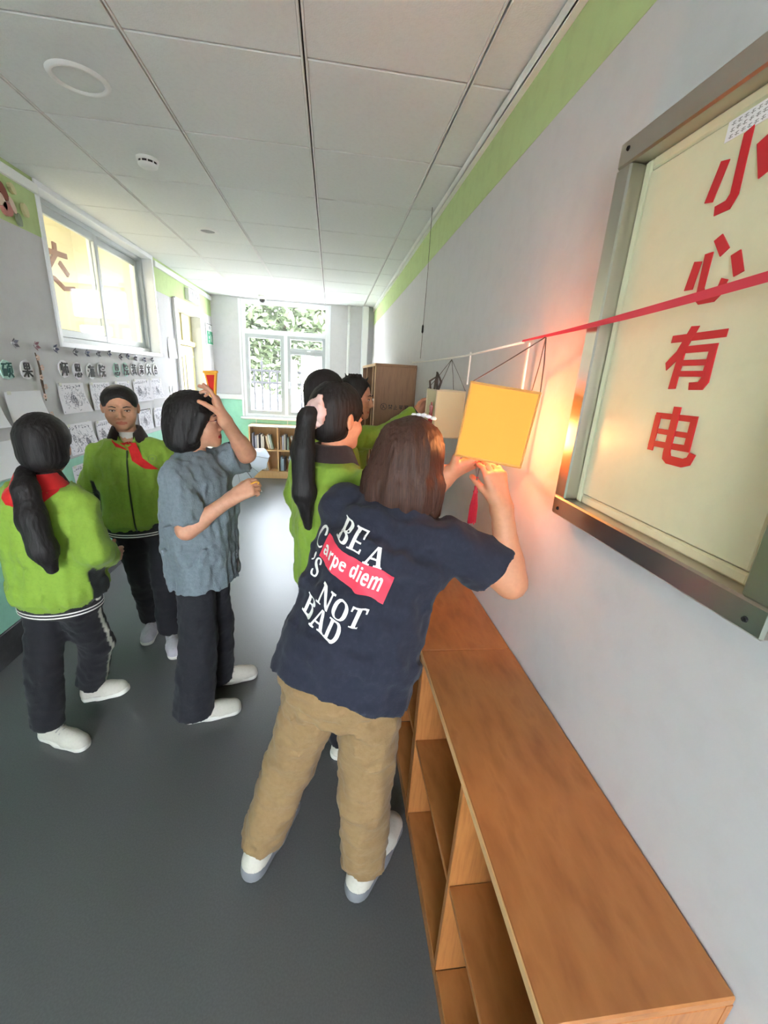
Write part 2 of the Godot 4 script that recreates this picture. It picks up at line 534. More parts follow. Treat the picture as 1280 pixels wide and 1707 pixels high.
func build_left_window(W: Array) -> void:
	var w := room("window_2", "high white framed window in the left wall looking into a side hall")
	var zc: float = (W[0] + W[1]) * 0.5
	var yc: float = (W[2] + W[3]) * 0.5
	var wd: float = W[1] - W[0]
	var xg := L - 0.12
	# reveal lining and the bead round the opening
	var s := begin()
	span(s, Vector3(L - 0.21, W[2] - 0.03, W[0] - 0.03), Vector3(L + 0.012, W[2] + 0.006, W[1] + 0.03), 0.003)
	span(s, Vector3(L - 0.21, W[2], W[0] - 0.03), Vector3(L + 0.0115, W[3], W[0] + 0.006), 0.003)
	span(s, Vector3(L - 0.21, W[2], W[1] - 0.006), Vector3(L + 0.0115, W[3], W[1] + 0.03), 0.003)
	span(s, Vector3(L - 0.21, W[3] - 0.012, W[0] - 0.03), Vector3(L + 0.012, TOP + 0.004, W[1] + 0.03), 0.003)
	put("reveal", s, M.pvc, w)
	frame(w, "window_frame", Vector3(xg, yc, zc), wd, W[3] - W[2], 0.045, 0.07, M.pvc_grey, PI / 2)
	# two sliding sashes
	var mid := zc + 0.02
	for k in 2:
		var a: float = [mid - 0.03, W[0] + 0.045][k]
		var b: float = [W[1] - 0.045, mid + 0.03][k]
		var x: float = xg + [0.016, -0.016][k]
		var sash := frame(w, "sash", Vector3(x, yc, (a + b) * 0.5), b - a, W[3] - W[2] - 0.09, 0.055, 0.028, M.pvc_grey, PI / 2)
		boxed("pane", Vector3(x - 0.003, W[2] + 0.09, a + 0.05), Vector3(x + 0.003, W[3] - 0.09, b - 0.05), M.glass, sash)
	# the side hall beyond: cream walls, its own ceiling lamps
	var x0 := -3.7
	var hall := [["wall_hall_back", Vector3(x0 - 0.2, -0.1, -7.3), Vector3(x0, 3.7, -1.0)], ["wall_hall_far", Vector3(x0 - 0.2, -0.1, -7.5), Vector3(L - 0.2, 3.7, -7.3)], ["wall_hall_near", Vector3(x0, -0.1, -1.2), Vector3(L - 0.2, 3.7, -1.0)], ["ceiling_hall", Vector3(x0, 3.5, -7.3), Vector3(L - 0.2, 3.7, -1.2)], ["wall_hall_upper", Vector3(L - 0.2, TOP + 0.2, -7.5), Vector3(L, 3.7, -1.0)], ["floor_hall", Vector3(x0, -0.1, -7.3), Vector3(L - 0.2, 0, -1.2)]]
	for q in hall:
		var h := room(q[0], "bright cream %s of the side hall beyond the high window" % q[0].split("_")[0])
		boxed("plaster", q[1], q[2], M.cream_wall, h)
	# raised lettering on the hall wall
	var le := base("hall_lettering", "brown brush lettering on the cream hall wall behind the glass", "lettering", Vector3(x0, 2.42, -6.55))
	s = begin()
	var big := [[0.05, 0.72, 0.95, 0.78], [0.5, 1.0, 0.48, 0.72, 0.12, 0.32], [0.6, 0.55, 0.9, 0.3]]
	strokes(s, big, Vector3(0, 0.25, 0.0), Vector3(0, 0, -0.56), Vector3(0, 0.5, 0), 0.13, 0.02)
	strokes(s, [[0.0, 0.22, 0.3, 0.2, 0.65, 0.02, 1.1, 0.1]], Vector3(0, 0.2, 0.0), Vector3(0, 0, -0.56), Vector3(0, 0.5, 0), 0.11, 0.02)
	put("stroke", s, M.brown_letter, le)
	for k in 2:
		var lamp := base("hall_lamp", "flat white ceiling lamp in the side hall, %s the near end" % ["close to", "farther from"][k], "lamp", Vector3(-2.85, 3.496, -2.6 - 2.4 * k), 0.0, "ceiling lamps of the side hall")
		var gm: StandardMaterial3D = M.get("hall_glow")
		if gm == null:
			gm = mat("hall_glow", rgb(250, 250, 245), 0.6)
			gm.emission_enabled = true
			gm.emission = rgb(255, 250, 236)
			gm.emission_energy_multiplier = 2.0
		boxed("housing", Vector3(-0.32, -0.05, -0.62), Vector3(0.32, 0, 0.62), M.white_paint, lamp, 0.006)
		boxed("diffuser", Vector3(-0.29, -0.056, -0.59), Vector3(0.29, -0.05, 0.59), gm, lamp)
		var al := AreaLight3D.new()
		al.name = "hall_lamp_light"
		al.area_size = Vector2(0.58, 1.18)
		al.light_color = rgb(255, 248, 232)
		al.light_energy = HALL_ENERGY
		al.shadow_enabled = true
		al.position = Vector3(0, -0.06, 0)
		al.rotation.x = -PI / 2
		lamp.add_child(al)

func build_door(D: Array) -> void:
	var d := room("door_1", "cream panelled door with a glazed over-light in the left wall")
	var s := begin()
	var x0 := L - 0.14
	for q in [[D[0], D[0] + 0.07], [D[1] - 0.07, D[1]]]:
		span(s, Vector3(x0 - 0.04, 0, q[0]), Vector3(L + 0.02, D[3], q[1]), 0.004)
	span(s, Vector3(x0 - 0.04, D[3] - 0.07, D[0] + 0.07), Vector3(L + 0.02, D[3], D[1] - 0.07), 0.004)
	put("door_frame", s, M.white_paint, d)
	boxed("frame_edge", Vector3(L, 0, D[0] - 0.045), Vector3(L + 0.03, D[3] + 0.03, D[0]), M.white_paint, d, 0.004)
	boxed("frame_edge", Vector3(L, 0, D[1]), Vector3(L + 0.03, D[3] + 0.03, D[1] + 0.045), M.white_paint, d, 0.004)
	boxed("frame_edge", Vector3(L, D[3], D[0]), Vector3(L + 0.03, D[3] + 0.045, D[1]), M.white_paint, d, 0.004)
	boxed("over_panel", Vector3(x0, 2.02, D[0] + 0.07), Vector3(x0 + 0.03, D[3] - 0.07, D[1] - 0.07), M.door_cream, d)
	boxed("over_mullion", Vector3(x0, 2.02, -6.2), Vector3(x0 + 0.05, D[3] - 0.07, -6.16), M.door_cream, d, 0.004)
	boxed("door_head", Vector3(x0, 1.97, D[0] + 0.07), Vector3(x0 + 0.075, 2.03, D[1] - 0.07), M.door_cream, d, 0.004)
	var leaf := boxed("door_leaf", Vector3(x0, 0.01, D[0] + 0.075), Vector3(x0 + 0.04, 1.965, D[1] - 0.075), M.door_cream, d, 0.003)
	for q in [[-6.55, -6.2], [-6.1, -5.75]]:
		for yy in [[0.15, 0.85], [1.0, 1.85]]:
			frame(leaf, "panel", Vector3(x0 + 0.043, (yy[0] + yy[1]) * 0.5, (q[0] + q[1]) * 0.5), q[1] - q[0], yy[1] - yy[0], 0.03, 0.014, M.door_cream, PI / 2)
	boxed("door_handle", Vector3(x0 + 0.04, 1.5, -5.86), Vector3(x0 + 0.06, 1.66, -5.8), M.steel, leaf, 0.004)
	# sign plate above the door and the green exit plate beside it
	var sg := base("door_sign", "white door sign with grey lettering above the cream door", "sign", Vector3(L, 2.58, -6.3))
	boxed("plate", Vector3(0, -0.07, -0.22), Vector3(0.05, 0.07, 0.22), M.white_paint, sg, 0.004)
	s = begin()
	var ch := [[[0, .9, 1, .9], [.5, 1, .5, .1], [.1, .5, .9, .5]], [[0, .8, .4, .8], [.2, 1, .1, .1], [.5, .9, 1, .9, .9, .1, .5, .1, .5, .9]], [[0, .7, 1, .7], [.5, 1, .1, .1], [.4, .5, 1, .1]], [[.1, .9, .9, .9, .9, .1, .1, .1, .1, .9], [.1, .5, .9, .5]], [[0, .6, 1, .6], [.5, 1, .5, 0], [.5, .6, .1, .2], [.5, .6, .9, .2]]]
	for k in 5:
		strokes(s, ch[k], Vector3(0.05, -0.01, 0.17 - 0.07 * k), Vector3(0, 0, -0.055), Vector3(0, 0.055, 0), 0.16, 0.002)
		if k < 3:
			strokes(s, ch[(k + 2) % 5], Vector3(0.05, -0.055, 0.08 - 0.055 * k), Vector3(0, 0, -0.045), Vector3(0, 0.035, 0), 0.16, 0.002)
	put("lettering", s, M.grey_plastic, sg)
	var ex := base("exit_plate", "green and white safety plate beside the cream door", "sign", Vector3(L, 2.03, -7.04))
	boxed("plate", Vector3(0, 0, -0.16), Vector3(0.02, 0.3, 0.16), M.white_paint, ex, 0.003)
	boxed("green_field", Vector3(0.019, 0.015, -0.145), Vector3(0.022, 0.195, 0.145), M.green_sign, ex)
	s = begin()
	for k in 3:
		strokes(s, ch[k], Vector3(0.022, 0.14 - 0.055 * k, 0.08), Vector3(0, 0, -0.05), Vector3(0, 0.045, 0), 0.15, 0.001)
	put("lettering", s, M.white_paint, ex)
	boxed("white_line", Vector3(0.022, 0.05, -0.05), Vector3(0.0235, 0.15, -0.03), M.white_paint, ex)
	boxed("white_line", Vector3(0.022, 0.04, -0.09), Vector3(0.0235, 0.13, -0.075), M.white_paint, ex)
	s = begin()
	lathe(s, Vector3(0.02, 0.245, 0), [Vector2(0.0, 0.003), Vector2(0.028, 0.003), Vector2(0.028, 0.0)], 16, Basis(Vector3.BACK, -PI / 2))
	put("emblem", s, M.grey_plastic, ex)
	boxed("top_edge", Vector3(0.019, 0.285, -0.14), Vector3(0.0225, 0.295, 0.14), M.black_plastic, ex)
func build_outside() -> void:
	var g := room("ground", "pale paving outside the end window")
	boxed("paving", Vector3(-30, -0.4, -40), Vector3(30, -0.3, FAR - 0.26), M.ground, g)
	boxed("paving", Vector3(-30, -0.4, REAR + 0.21), Vector3(30, -0.3, 30), M.ground, g)
	# iron railing beyond the window, in two lengths either side of a brick pillar
	for k in 2:
		var x0: float = [-3.2, -0.78][k]
		var x1: float = [-1.08, 2.0][k]
		var r := base("iron_railing", ["dark iron railing left of the brick pillar outside", "dark iron railing right of the brick pillar outside"][k], "railing", Vector3(0, -0.3, -10.2), 0.0, "railings outside the end window")
		for y in [0.25, 1.72, 1.98]:
			boxed("rail", Vector3(x0, y, -0.02), Vector3(x1, y + 0.05, 0.02), M.iron, r, 0.004)
		var x := x0 + 0.1
		var n := 0
		while x < x1:
			var s := begin()
			var tall: bool = n % 3 == 0
			span(s, Vector3(x - 0.018, 0, -0.018), Vector3(x + 0.018, 2.12 if tall else 1.99, 0.018))
			if tall:
				lathe(s, Vector3(x, 2.12, 0), [Vector2(0.0, 0), Vector2(0.03, 0.0), Vector2(0.036, 0.03), Vector2(0.0, 0.14)], 6)
			put("bar", s, M.iron, r)
			x += 0.17
			n += 1
	var p := base("brick_pillar", "red brick gate pillar outside the window", "pillar", Vector3(-0.93, -0.3, -10.2))
	boxed("core", Vector3(-0.135, 0, -0.135), Vector3(0.135, 2.2, 0.135), M.mortar, p)
	boxed("cap", Vector3(-0.18, 2.2, -0.18), Vector3(0.18, 2.26, 0.18), M.mortar, p, 0.01)
	var brick := begin()
	box(brick, Vector3.ZERO, Vector3(0.138, 0.058, 0.29), 0.004)
	var bm := commit(brick)
	for i in 31:
		for h in 2:
			var o := put("brick", bm, M.brick, p)
			o.position = Vector3(-0.0725 + 0.145 * h, 0.035 + 0.07 * i, 0) if i % 2 == 0 else Vector3(0, 0.035 + 0.07 * i, -0.0725 + 0.145 * h)
			o.rotation.y = 0.0 if i % 2 == 0 else PI / 2
	# trees
	var spots := [[-3.5, -13.6, 4.4, 1.9], [-1.5, -14.8, 4.9, 2.1], [0.6, -16.0, 5.6, 2.0], [-5.6, -16.5, 5.6, 2.2]]
	var names := ["leafy green tree outside, furthest left but one beyond the railing", "leafy green tree in the middle of the end window", "yellow green tree at the right of the end window", "leafy green tree at the far left outside the window"]
	for k in 4:
		var q: Array = spots[k]
		var t := base("leafy_tree", names[k], "tree", Vector3(q[0], -0.3, q[1]), 0.0, "trees outside the end window")
		var s := begin(true)
		tube(s, [Vector3(0, 0, 0), Vector3(0.05, 1.2, 0), Vector3(-0.05, 2.4, 0.1), Vector3(0, q[2] * 0.8, 0)], [0.14, 0.11, 0.08, 0.03], 8)
		for j in 5:
			var a := TAU * j / 5.0
			tube(s, [Vector3(0, 2.0 + 0.2 * j, 0), Vector3(cos(a) * 0.5, 2.6 + 0.25 * j, sin(a) * 0.5), Vector3(cos(a) * 1.1, 3.0 + 0.3 * j, sin(a) * 1.1)], [0.05, 0.035, 0.012], 6)
		put("trunk", s, M.bark, t)
		var mm := MultiMesh.new()
		mm.transform_format = MultiMesh.TRANSFORM_3D
		mm.use_colors = true
		var lf := begin()
		plate(lf, [Vector2(0, -0.1), Vector2(0.045, -0.02), Vector2(0.035, 0.05), Vector2(0, 0.11), Vector2(-0.035, 0.05), Vector2(-0.045, -0.02)], Vector3.ZERO, Vector3.RIGHT, Vector3.UP, 0.002)
		mm.mesh = commit(lf)
		mm.mesh.surface_set_material(0, M.leaf)
		mm.instance_count = 5200
		for i in 5200:
			var d: Vector3 = Vector3(rng.randfn(), rng.randfn() * 0.9, rng.randfn()).normalized() * pow(rng.randf(), 0.4) * q[3]
			var b := Basis.from_euler(Vector3(rng.randf() * TAU, rng.randf() * TAU, rng.randf() * TAU)) * rng.randf_range(0.8, 1.6)
			mm.set_instance_transform(i, Transform3D(b, Vector3(0, q[2] * 0.68, 0) + d))
			var tone := rng.randf_range(0.6, 1.2)
			mm.set_instance_color(i, Color(0.085 * tone, 0.11 * tone, 0.06 * tone) if k != 2 else Color(0.15 * tone, 0.14 * tone, 0.08 * tone))
		var mi := MultiMeshInstance3D.new()
		mi.name = "foliage"
		mi.multimesh = mm
		mi.set_meta("kind", "stuff")
		t.add_child(mi)

func build_ceiling_fittings() -> void:
	var sp := base("ceiling_speaker", "round white flush speaker in a ceiling tile near the viewer", "speaker", Vector3(-1.0, TOP, -2.2))
	var s := begin(true)
	lathe(s, Vector3.ZERO, [Vector2(0.0, -0.004), Vector2(0.075, -0.004), Vector2(0.085, -0.001)], 32)
	put("grille", s, M.ceiling_tile, sp)
	s = begin(true)
	lathe(s, Vector3.ZERO, [Vector2(0.085, -0.001), Vector2(0.088, -0.01), Vector2(0.1, -0.01), Vector2(0.108, 0.0)], 32)
	put("rim", s, M.white_paint, sp)
	var sd := base("smoke_detector", "white smoke detector with dark vent slots on the ceiling", "smoke detector", Vector3(-1.0, TOP, -2.84))
	s = begin(true)
	lathe(s, Vector3.ZERO, [Vector2(0.055, 0.0), Vector2(0.055, -0.014), Vector2(0.048, -0.016)], 24)
	put("base_ring", s, M.white_paint, sd)
	s = begin(true)
	lathe(s, Vector3.ZERO, [Vector2(0.046, -0.014), Vector2(0.046, -0.026)], 24)
	put("vent", s, M.black_plastic, sd)
	for k in 10:
		var a := TAU * k / 10.0
		var fin := begin()
		box(fin, Vector3(cos(a) * 0.047, -0.02, sin(a) * 0.047), Vector3(0.006, 0.014, 0.005), 0.0, Basis(Vector3.UP, -a))
		put("fin", fin, M.white_paint, sd)
	s = begin(true)
	lathe(s, Vector3.ZERO, [Vector2(0.05, -0.026), Vector2(0.046, -0.036), Vector2(0.03, -0.044), Vector2(0.0, -0.045)], 24)
	put("cap", s, M.white_paint, sd)
	var dl := base("downlight", "small round unlit downlight with a white rim in the ceiling", "downlight", Vector3(-1.01, TOP, -4.03))
	s = begin(true)
	lathe(s, Vector3.ZERO, [Vector2(0.055, -0.002), Vector2(0.06, -0.009), Vector2(0.082, -0.008), Vector2(0.088, 0.0)], 28)
	put("rim", s, M.white_paint, dl)
	s = begin(true)
	lathe(s, Vector3.ZERO, [Vector2(0.0, -0.001), Vector2(0.056, -0.0015)], 28)
	put("lens", s, M.grey_plastic, dl)
	var dc := base("dome_camera", "white ceiling dome camera with a dark lens bubble near the end window", "camera", Vector3(-1.03, TOP, -6.95))
	s = begin(true)
	lathe(s, Vector3.ZERO, [Vector2(0.062, 0.0), Vector2(0.062, -0.04), Vector2(0.05, -0.055), Vector2(0.0, -0.055)], 24)
	put("housing", s, M.white_paint, dc)
	s = begin(true)
	lathe(s, Vector3.ZERO, [Vector2(0.042, -0.054), Vector2(0.04, -0.075), Vector2(0.026, -0.094), Vector2(0.0, -0.1)], 24)
	put("dome", s, M.black_plastic, dc)

func build_panel() -> void:
	# electric cupboard: steel frame round a cream door with four red characters
	var p := base("electric_cupboard", "cream electric cupboard door in a steel frame with red characters on the right wall", "cupboard", Vector3(R, 1.39, -0.735))
	var h := 0.84
	var w := 0.6
	var s := begin()
	for q in [[-w / 2, -w / 2 + 0.05], [w / 2 - 0.05, w / 2]]:
		span(s, Vector3(-0.045, 0.05, q[0]), Vector3(0.0, h - 0.05, q[1]), 0.004)
	span(s, Vector3(-0.045, 0, -w / 2), Vector3(0.0, 0.05, w / 2), 0.004)
	span(s, Vector3(-0.045, h - 0.05, -w / 2), Vector3(0.0, h, w / 2), 0.004)
	put("steel_frame", s, M.steel, p)
	frame(p, "inner_frame", Vector3(-0.006, h * 0.5, 0), w - 0.1, h - 0.1, 0.022, 0.012, M.cream_enamel, PI / 2)
	var door := boxed("door", Vector3(-0.013, 0.075, -w / 2 + 0.075), Vector3(-0.002, h - 0.075, w / 2 - 0.075), M.cream_enamel, p, 0.002)
	for y in [0.02, h - 0.02]:
		for z in [-w / 2 + 0.03, w / 2 - 0.03]:
			var sc := begin()
			lathe(sc, Vector3(-0.045, y, z), [Vector2(0.005, 0.0), Vector2(0.004, 0.003), Vector2(0.0, 0.004)], 10, Basis(Vector3.BACK, PI / 2))
			put("screw", sc, M.iron, p)
	# the red characters: outlines in (-z, y)
	var o := Vector3(-0.0135, -1.39, 0.735)
	var u := Vector3(0, 0, 1)
	var v := Vector3(0, 1, 0)
	var chars := [
		[[-.79, 2.043, -.772, 2.039, -.758, 2.095, -.776, 2.099], [-.7425, 2.122, -.7265, 2.127, -.7215, 2.034, -.7315, 2.016, -.761, 2.015, -.764, 2.03, -.744, 2.032, -.7385, 2.04], [-.712, 2.095, -.694, 2.102, -.673, 2.05, -.692, 2.043]],
		[[-.7785, 1.95, -.761, 1.947, -.7665, 1.903, -.786, 1.904], [-.758, 1.957, -.741, 1.957, -.7405, 1.902, -.736, 1.892, -.714, 1.892, -.7095, 1.911, -.6955, 1.906, -.702, 1.884, -.712, 1.875, -.744, 1.875, -.754, 1.883], [-.7458, 1.974, -.7315, 1.981, -.710, 1.9555, -.7245, 1.9455], [-.7026, 1.942, -.6868, 1.947, -.670, 1.913, -.6864, 1.908]],
		[[-.785, 1.827, -.668, 1.829, -.668, 1.816, -.785, 1.814], [-.7458, 1.840, -.728, 1.839, -.7415, 1.808, -.754, 1.788, -.780, 1.764, -.786, 1.778, -.766, 1.798], [-.7577, 1.806, -.679, 1.8075, -.679, 1.795, -.7577, 1.794], [-.693, 1.797, -.679, 1.797, -.6765, 1.744, -.685, 1.731, -.714, 1.73, -.717, 1.743, -.698, 1.744, -.694, 1.75], [-.7585, 1.8, -.7445, 1.8, -.7455, 1.731, -.762, 1.73], [-.746, 1.782, -.69, 1.782, -.69, 1.772, -.746, 1.772], [-.746, 1.763, -.69, 1.763, -.69, 1.753, -.746, 1.753]],
		[[-.777, 1.685, -.677, 1.686, -.677, 1.675, -.777, 1.674], [-.777, 1.655, -.677, 1.656, -.677, 1.646, -.777, 1.645], [-.777, 1.63, -.677, 1.634, -.677, 1.622, -.777, 1.619], [-.777, 1.68, -.763, 1.68, -.762, 1.611, -.776, 1.611], [-.690, 1.68, -.677, 1.68, -.675, 1.622, -.689, 1.622], [-.7355, 1.699, -.7195, 1.699, -.7175, 1.616, -.714, 1.609, -.684, 1.609, -.676, 1.613, -.673, 1.622, -.660, 1.62, -.666, 1.6, -.683, 1.593, -.719, 1.593, -.731, 1.6, -.733, 1.612]]]
	for c in chars:
		s = begin()
		var n := 0
		for l in c:
			var pts := []
			for k in range(0, l.size(), 2):
				pts.append(Vector2(l[k], l[k + 1]))
			plate(s, pts, o, u, v, 0.0012 + 0.0003 * n)
			n += 1
		put("red_character", s, M.red_vinyl, door)
	var st := boxed("sticker", Vector3(-0.0142, 0.735, -0.045), Vector3(-0.0132, 0.764, 0.06), M.paper, door)
	s = begin()
	rng.seed = 11
	for row in 3:
		for k in 8:
			strokes(s, [[rng.randf() * .3, .8, .9, .9], [.5, 1, .4, 0], [0, .4, 1, rng.randf() * .5]], Vector3(-0.0142, 0.755 - row * 0.009, -0.038 + k * 0.011), Vector3(0, 0, 0.008), Vector3(0, 0.0055, 0), 0.14, 0.0004)
	put("print", s, M.grey_plastic, st)

# open bookcase: things are laid out along z, the open side faces -x
func open_case(t: Node3D, depth: float, z0: float, z1: float, top: float, dividers: Array, shelves: Array, plinth: float, side: Material, flat: Material, edge: Material) -> void:
	var th := 0.02
	boxed("top_board", Vector3(-depth - 0.004, top - th, z0), Vector3(0, top, z1), flat, t, 0.003)
	boxed("back_panel", Vector3(-0.012, 0.02, z0), Vector3(0, top - th, z1), side, t)
	for z in [z0, z1 - th]:
		boxed("side_panel", Vector3(-depth, 0, z), Vector3(-0.012, top - th, z + th), side, t, 0.002)
	for z in dividers:
		boxed("divider", Vector3(-depth, plinth, z - th / 2), Vector3(-0.012, top - th, z + th / 2), side, t, 0.002)
	var marks := [z0 + th / 2] + dividers + [z1 - th / 2]
	for y in [plinth] + shelves:
		for k in marks.size() - 1:
			boxed("shelf_board", Vector3(-depth + 0.002, y - th, marks[k] + th / 2), Vector3(-0.012, y, marks[k + 1] - th / 2), flat, t, 0.002)
	boxed("plinth_board", Vector3(-depth + 0.002, 0, z0 + th), Vector3(-depth + 0.02, plinth - th, z1 - th), side, t, 0.002)
	var s := begin()
	span(s, Vector3(-depth - 0.0065, top - th - 0.001, z0), Vector3(-depth - 0.0035, top + 0.0005, z1), 0.001)
	put("edge_band", s, edge, t)

func build_shelves() -> void:
	var a := base("low_bookcase", "honey wood open bookcase along the right wall nearest the viewer", "bookcase", Vector3(R - 0.003, 0, 0), 0.0, "low bookcases on the right wall")
	open_case(a, 0.322, -1.2, -0.31, 0.815, [-0.72], [0.435], 0.06, M.wood_up, M.wood_along, M.wood_edge)
	var b := base("low_bookcase", "honey wood open bookcase behind the person in the navy shirt", "bookcase", Vector3(R - 0.003, 0, 0), 0.0, "low bookcases on the right wall")
	open_case(b, 0.322, -2.1, -1.202, 0.815, [-1.65], [0.435], 0.06, M.wood_up, M.wood_along, M.wood_edge)

func build_cabinet() -> void:
	var t := base("tall_cabinet", "tall brown open cabinet against the right wall with printed notice on its side", "cabinet", Vector3(R - 0.003, 0, 0))
	open_case(t, 0.32, -4.72, -3.34, 1.82, [-4.14, -3.55], [0.45, 0.85, 1.2, 1.55], 0.06, M.cabinet_wood, M.cabinet_wood, M.wood_edge)
	var s := begin()
	span(s, Vector3(-0.325, 0.0, -3.356), Vector3(-0.3195, 1.82, -3.34))
	span(s, Vector3(-0.325, 0.06, -3.558), Vector3(-0.3195, 1.8, -3.542))
	span(s, Vector3(-0.325, 0.06, -4.148), Vector3(-0.3195, 1.8, -4.132))
	put("edge_band", s, M.wood_edge, t)
	# notice: a ringed sign and four characters reading "no climbing"
	s = begin()
	var ring := []
	var ring2 := []
	for k in 13:
		var a := PI * k / 12.0
		ring.append_array([0.5 + 0.48 * cos(a), 0.5 + 0.48 * sin(a)])
		ring2.append_array([0.5 + 0.48 * cos(a + PI), 0.5 + 0.48 * sin(a + PI)])
	strokes(s, [ring, ring2, [.2, .8, .8, .2], [.5, .8, .45, .45, .25, .2], [.45, .5, .7, .3]], Vector3(-0.27, 1.475, -3.34), Vector3(0.05, 0, 0), Vector3(0, 0.05, 0), 0.06, 0.0015)
	var jin := [[.05, .85, .45, .85], [.25, 1, .25, .55], [.25, .8, .05, .6], [.55, .85, .95, .85], [.75, 1, .75, .55], [.75, .8, .95, .6], [.2, .45, .8, .45], [.05, .3, .95, .3], [.5, .3, .5, 0], [.3, .2, .15, .05], [.7, .2, .85, .05]]
	var zhi := [[.5, 1, .5, .05], [.5, .55, .85, .55], [.2, .65, .2, .05], [.02, .05, .98, .05]]
	var pan := [[.05, .8, .5, .8], [.28, 1, .28, .55], [.5, .9, .95, .65], [.95, .95, .5, .65], [.05, .5, .95, .5], [.5, .5, .15, .3], [.5, .5, .85, .3], [.2, .22, .8, .22], [.5, .38, .5, 0]]
	var pa := [[.1, .9, .05, .1], [.35, .95, .35, .25, .9, .1], [.1, .9, .3, .95], [.5, .9, .95, .9, .95, .5, .5, .5], [.5, .9, .5, .2, .95, .2], [.72, .9, .72, .5]]
	var n := 0
	for c in [jin, zhi, pan, pa]:
		strokes(s, c, Vector3(-0.208 + 0.042 * n, 1.482, -3.34), Vector3(0.034, 0, 0), Vector3(0, 0.036, 0), 0.09, 0.0015)
		n += 1
	put("notice", s, M.ink, t)

func build_bookshelf() -> void:
	var t := base("end_bookshelf", "low light wood bookshelf full of books under the end window", "bookshelf", Vector3(-0.62, 0, FAR + 0.012), PI / 2)
	# laid out along its own z: z0..z1 runs along the far wall
	open_case(t, 0.288, -0.69, 0.69, 0.866, [-0.23, 0.23], [0.476], 0.12, M.wood_end, M.wood_end_flat, M.white_paint)
	rng.seed = 31
	var tones := [["white", rgb(232, 228, 222)], ["cream", rgb(226, 210, 176)], ["lavender", rgb(186, 184, 204)], ["navy", rgb(56, 62, 92)], ["grey green", rgb(150, 170, 160)], ["red", rgb(190, 74, 62)], ["pale blue", rgb(176, 200, 214)], ["dark", rgb(60, 56, 60)], ["tan", rgb(206, 164, 120)]]
	for q in tones:
		mat("book_" + q[0].replace(" ", "_"), q[1], 0.6)
	var bays := [[-1.29, -0.86, "left"], [-0.84, -0.4, "middle"], [-0.38, 0.05, "right"]]
	for row in 2:
		for k in 3:
			var y: float = [0.476, 0.12][row]
			var last: float = bays[k][1] - 0.05
			var n := 0
			var pool: Array = [[2, 3, 2, 0, 7, 0, 0, 1, 0, 4, 1], [8, 2, 0, 7, 4, 0, 5, 1, 8], [0, 1, 4, 0, 2, 1, 0]][k] if row == 0 else [[8, 1, 0, 8, 1, 1, 0, 8], [6, 6, 7, 0, 6, 4, 6], [1, 0, 6, 1]][k]
			var x: float = bays[k][0] + (0.03 if pool.size() > 4 else 0.1)
			while x < last and n < pool.size():
				var w := rng.randf_range(0.018, 0.027)
				var h := rng.randf_range(0.2, 0.26)
				var lean: float = 0.0 if n < pool.size() - 4 else [0.2, 0.28, 0.16][k]
				var tone: Array = tones[pool[n % pool.size()]]
				var b := base("book", "%s book, %s from the left in the %s %s bay of end bookshelf" % [tone[0], ["first", "second", "third", "fourth", "fifth", "sixth", "seventh", "eighth", "ninth", "tenth", "eleventh", "twelfth"][n], ["upper", "lower"][row], bays[k][2]], "book", Vector3(x, y, FAR + 0.17), 0.0, "books on the end bookshelf")
				b.rotation.z = lean
				var s := begin()
				box(s, Vector3(-w / 2 + 0.001, h / 2, 0), Vector3(0.002, h, 0.16), 0.0005)
				box(s, Vector3(w / 2 - 0.001, h / 2, 0), Vector3(0.002, h, 0.16), 0.0005)
				box(s, Vector3(0, h / 2, 0.08), Vector3(w, h, 0.004), 0.001)
				put("cover", s, M["book_" + tone[0].replace(" ", "_")], b)
				boxed("pages", Vector3(-w / 2 + 0.002, 0.004, -0.077), Vector3(w / 2 - 0.002, h - 0.004, 0.077), M.paper, b)
				b.position.y += sin(lean) * w * 0.5 + 0.002
				x += w / cos(lean) + 0.006 + (0.27 * sin([0.2, 0.28, 0.16][k]) + 0.01 if n == pool.size() - 5 else 0.0)
				n += 1

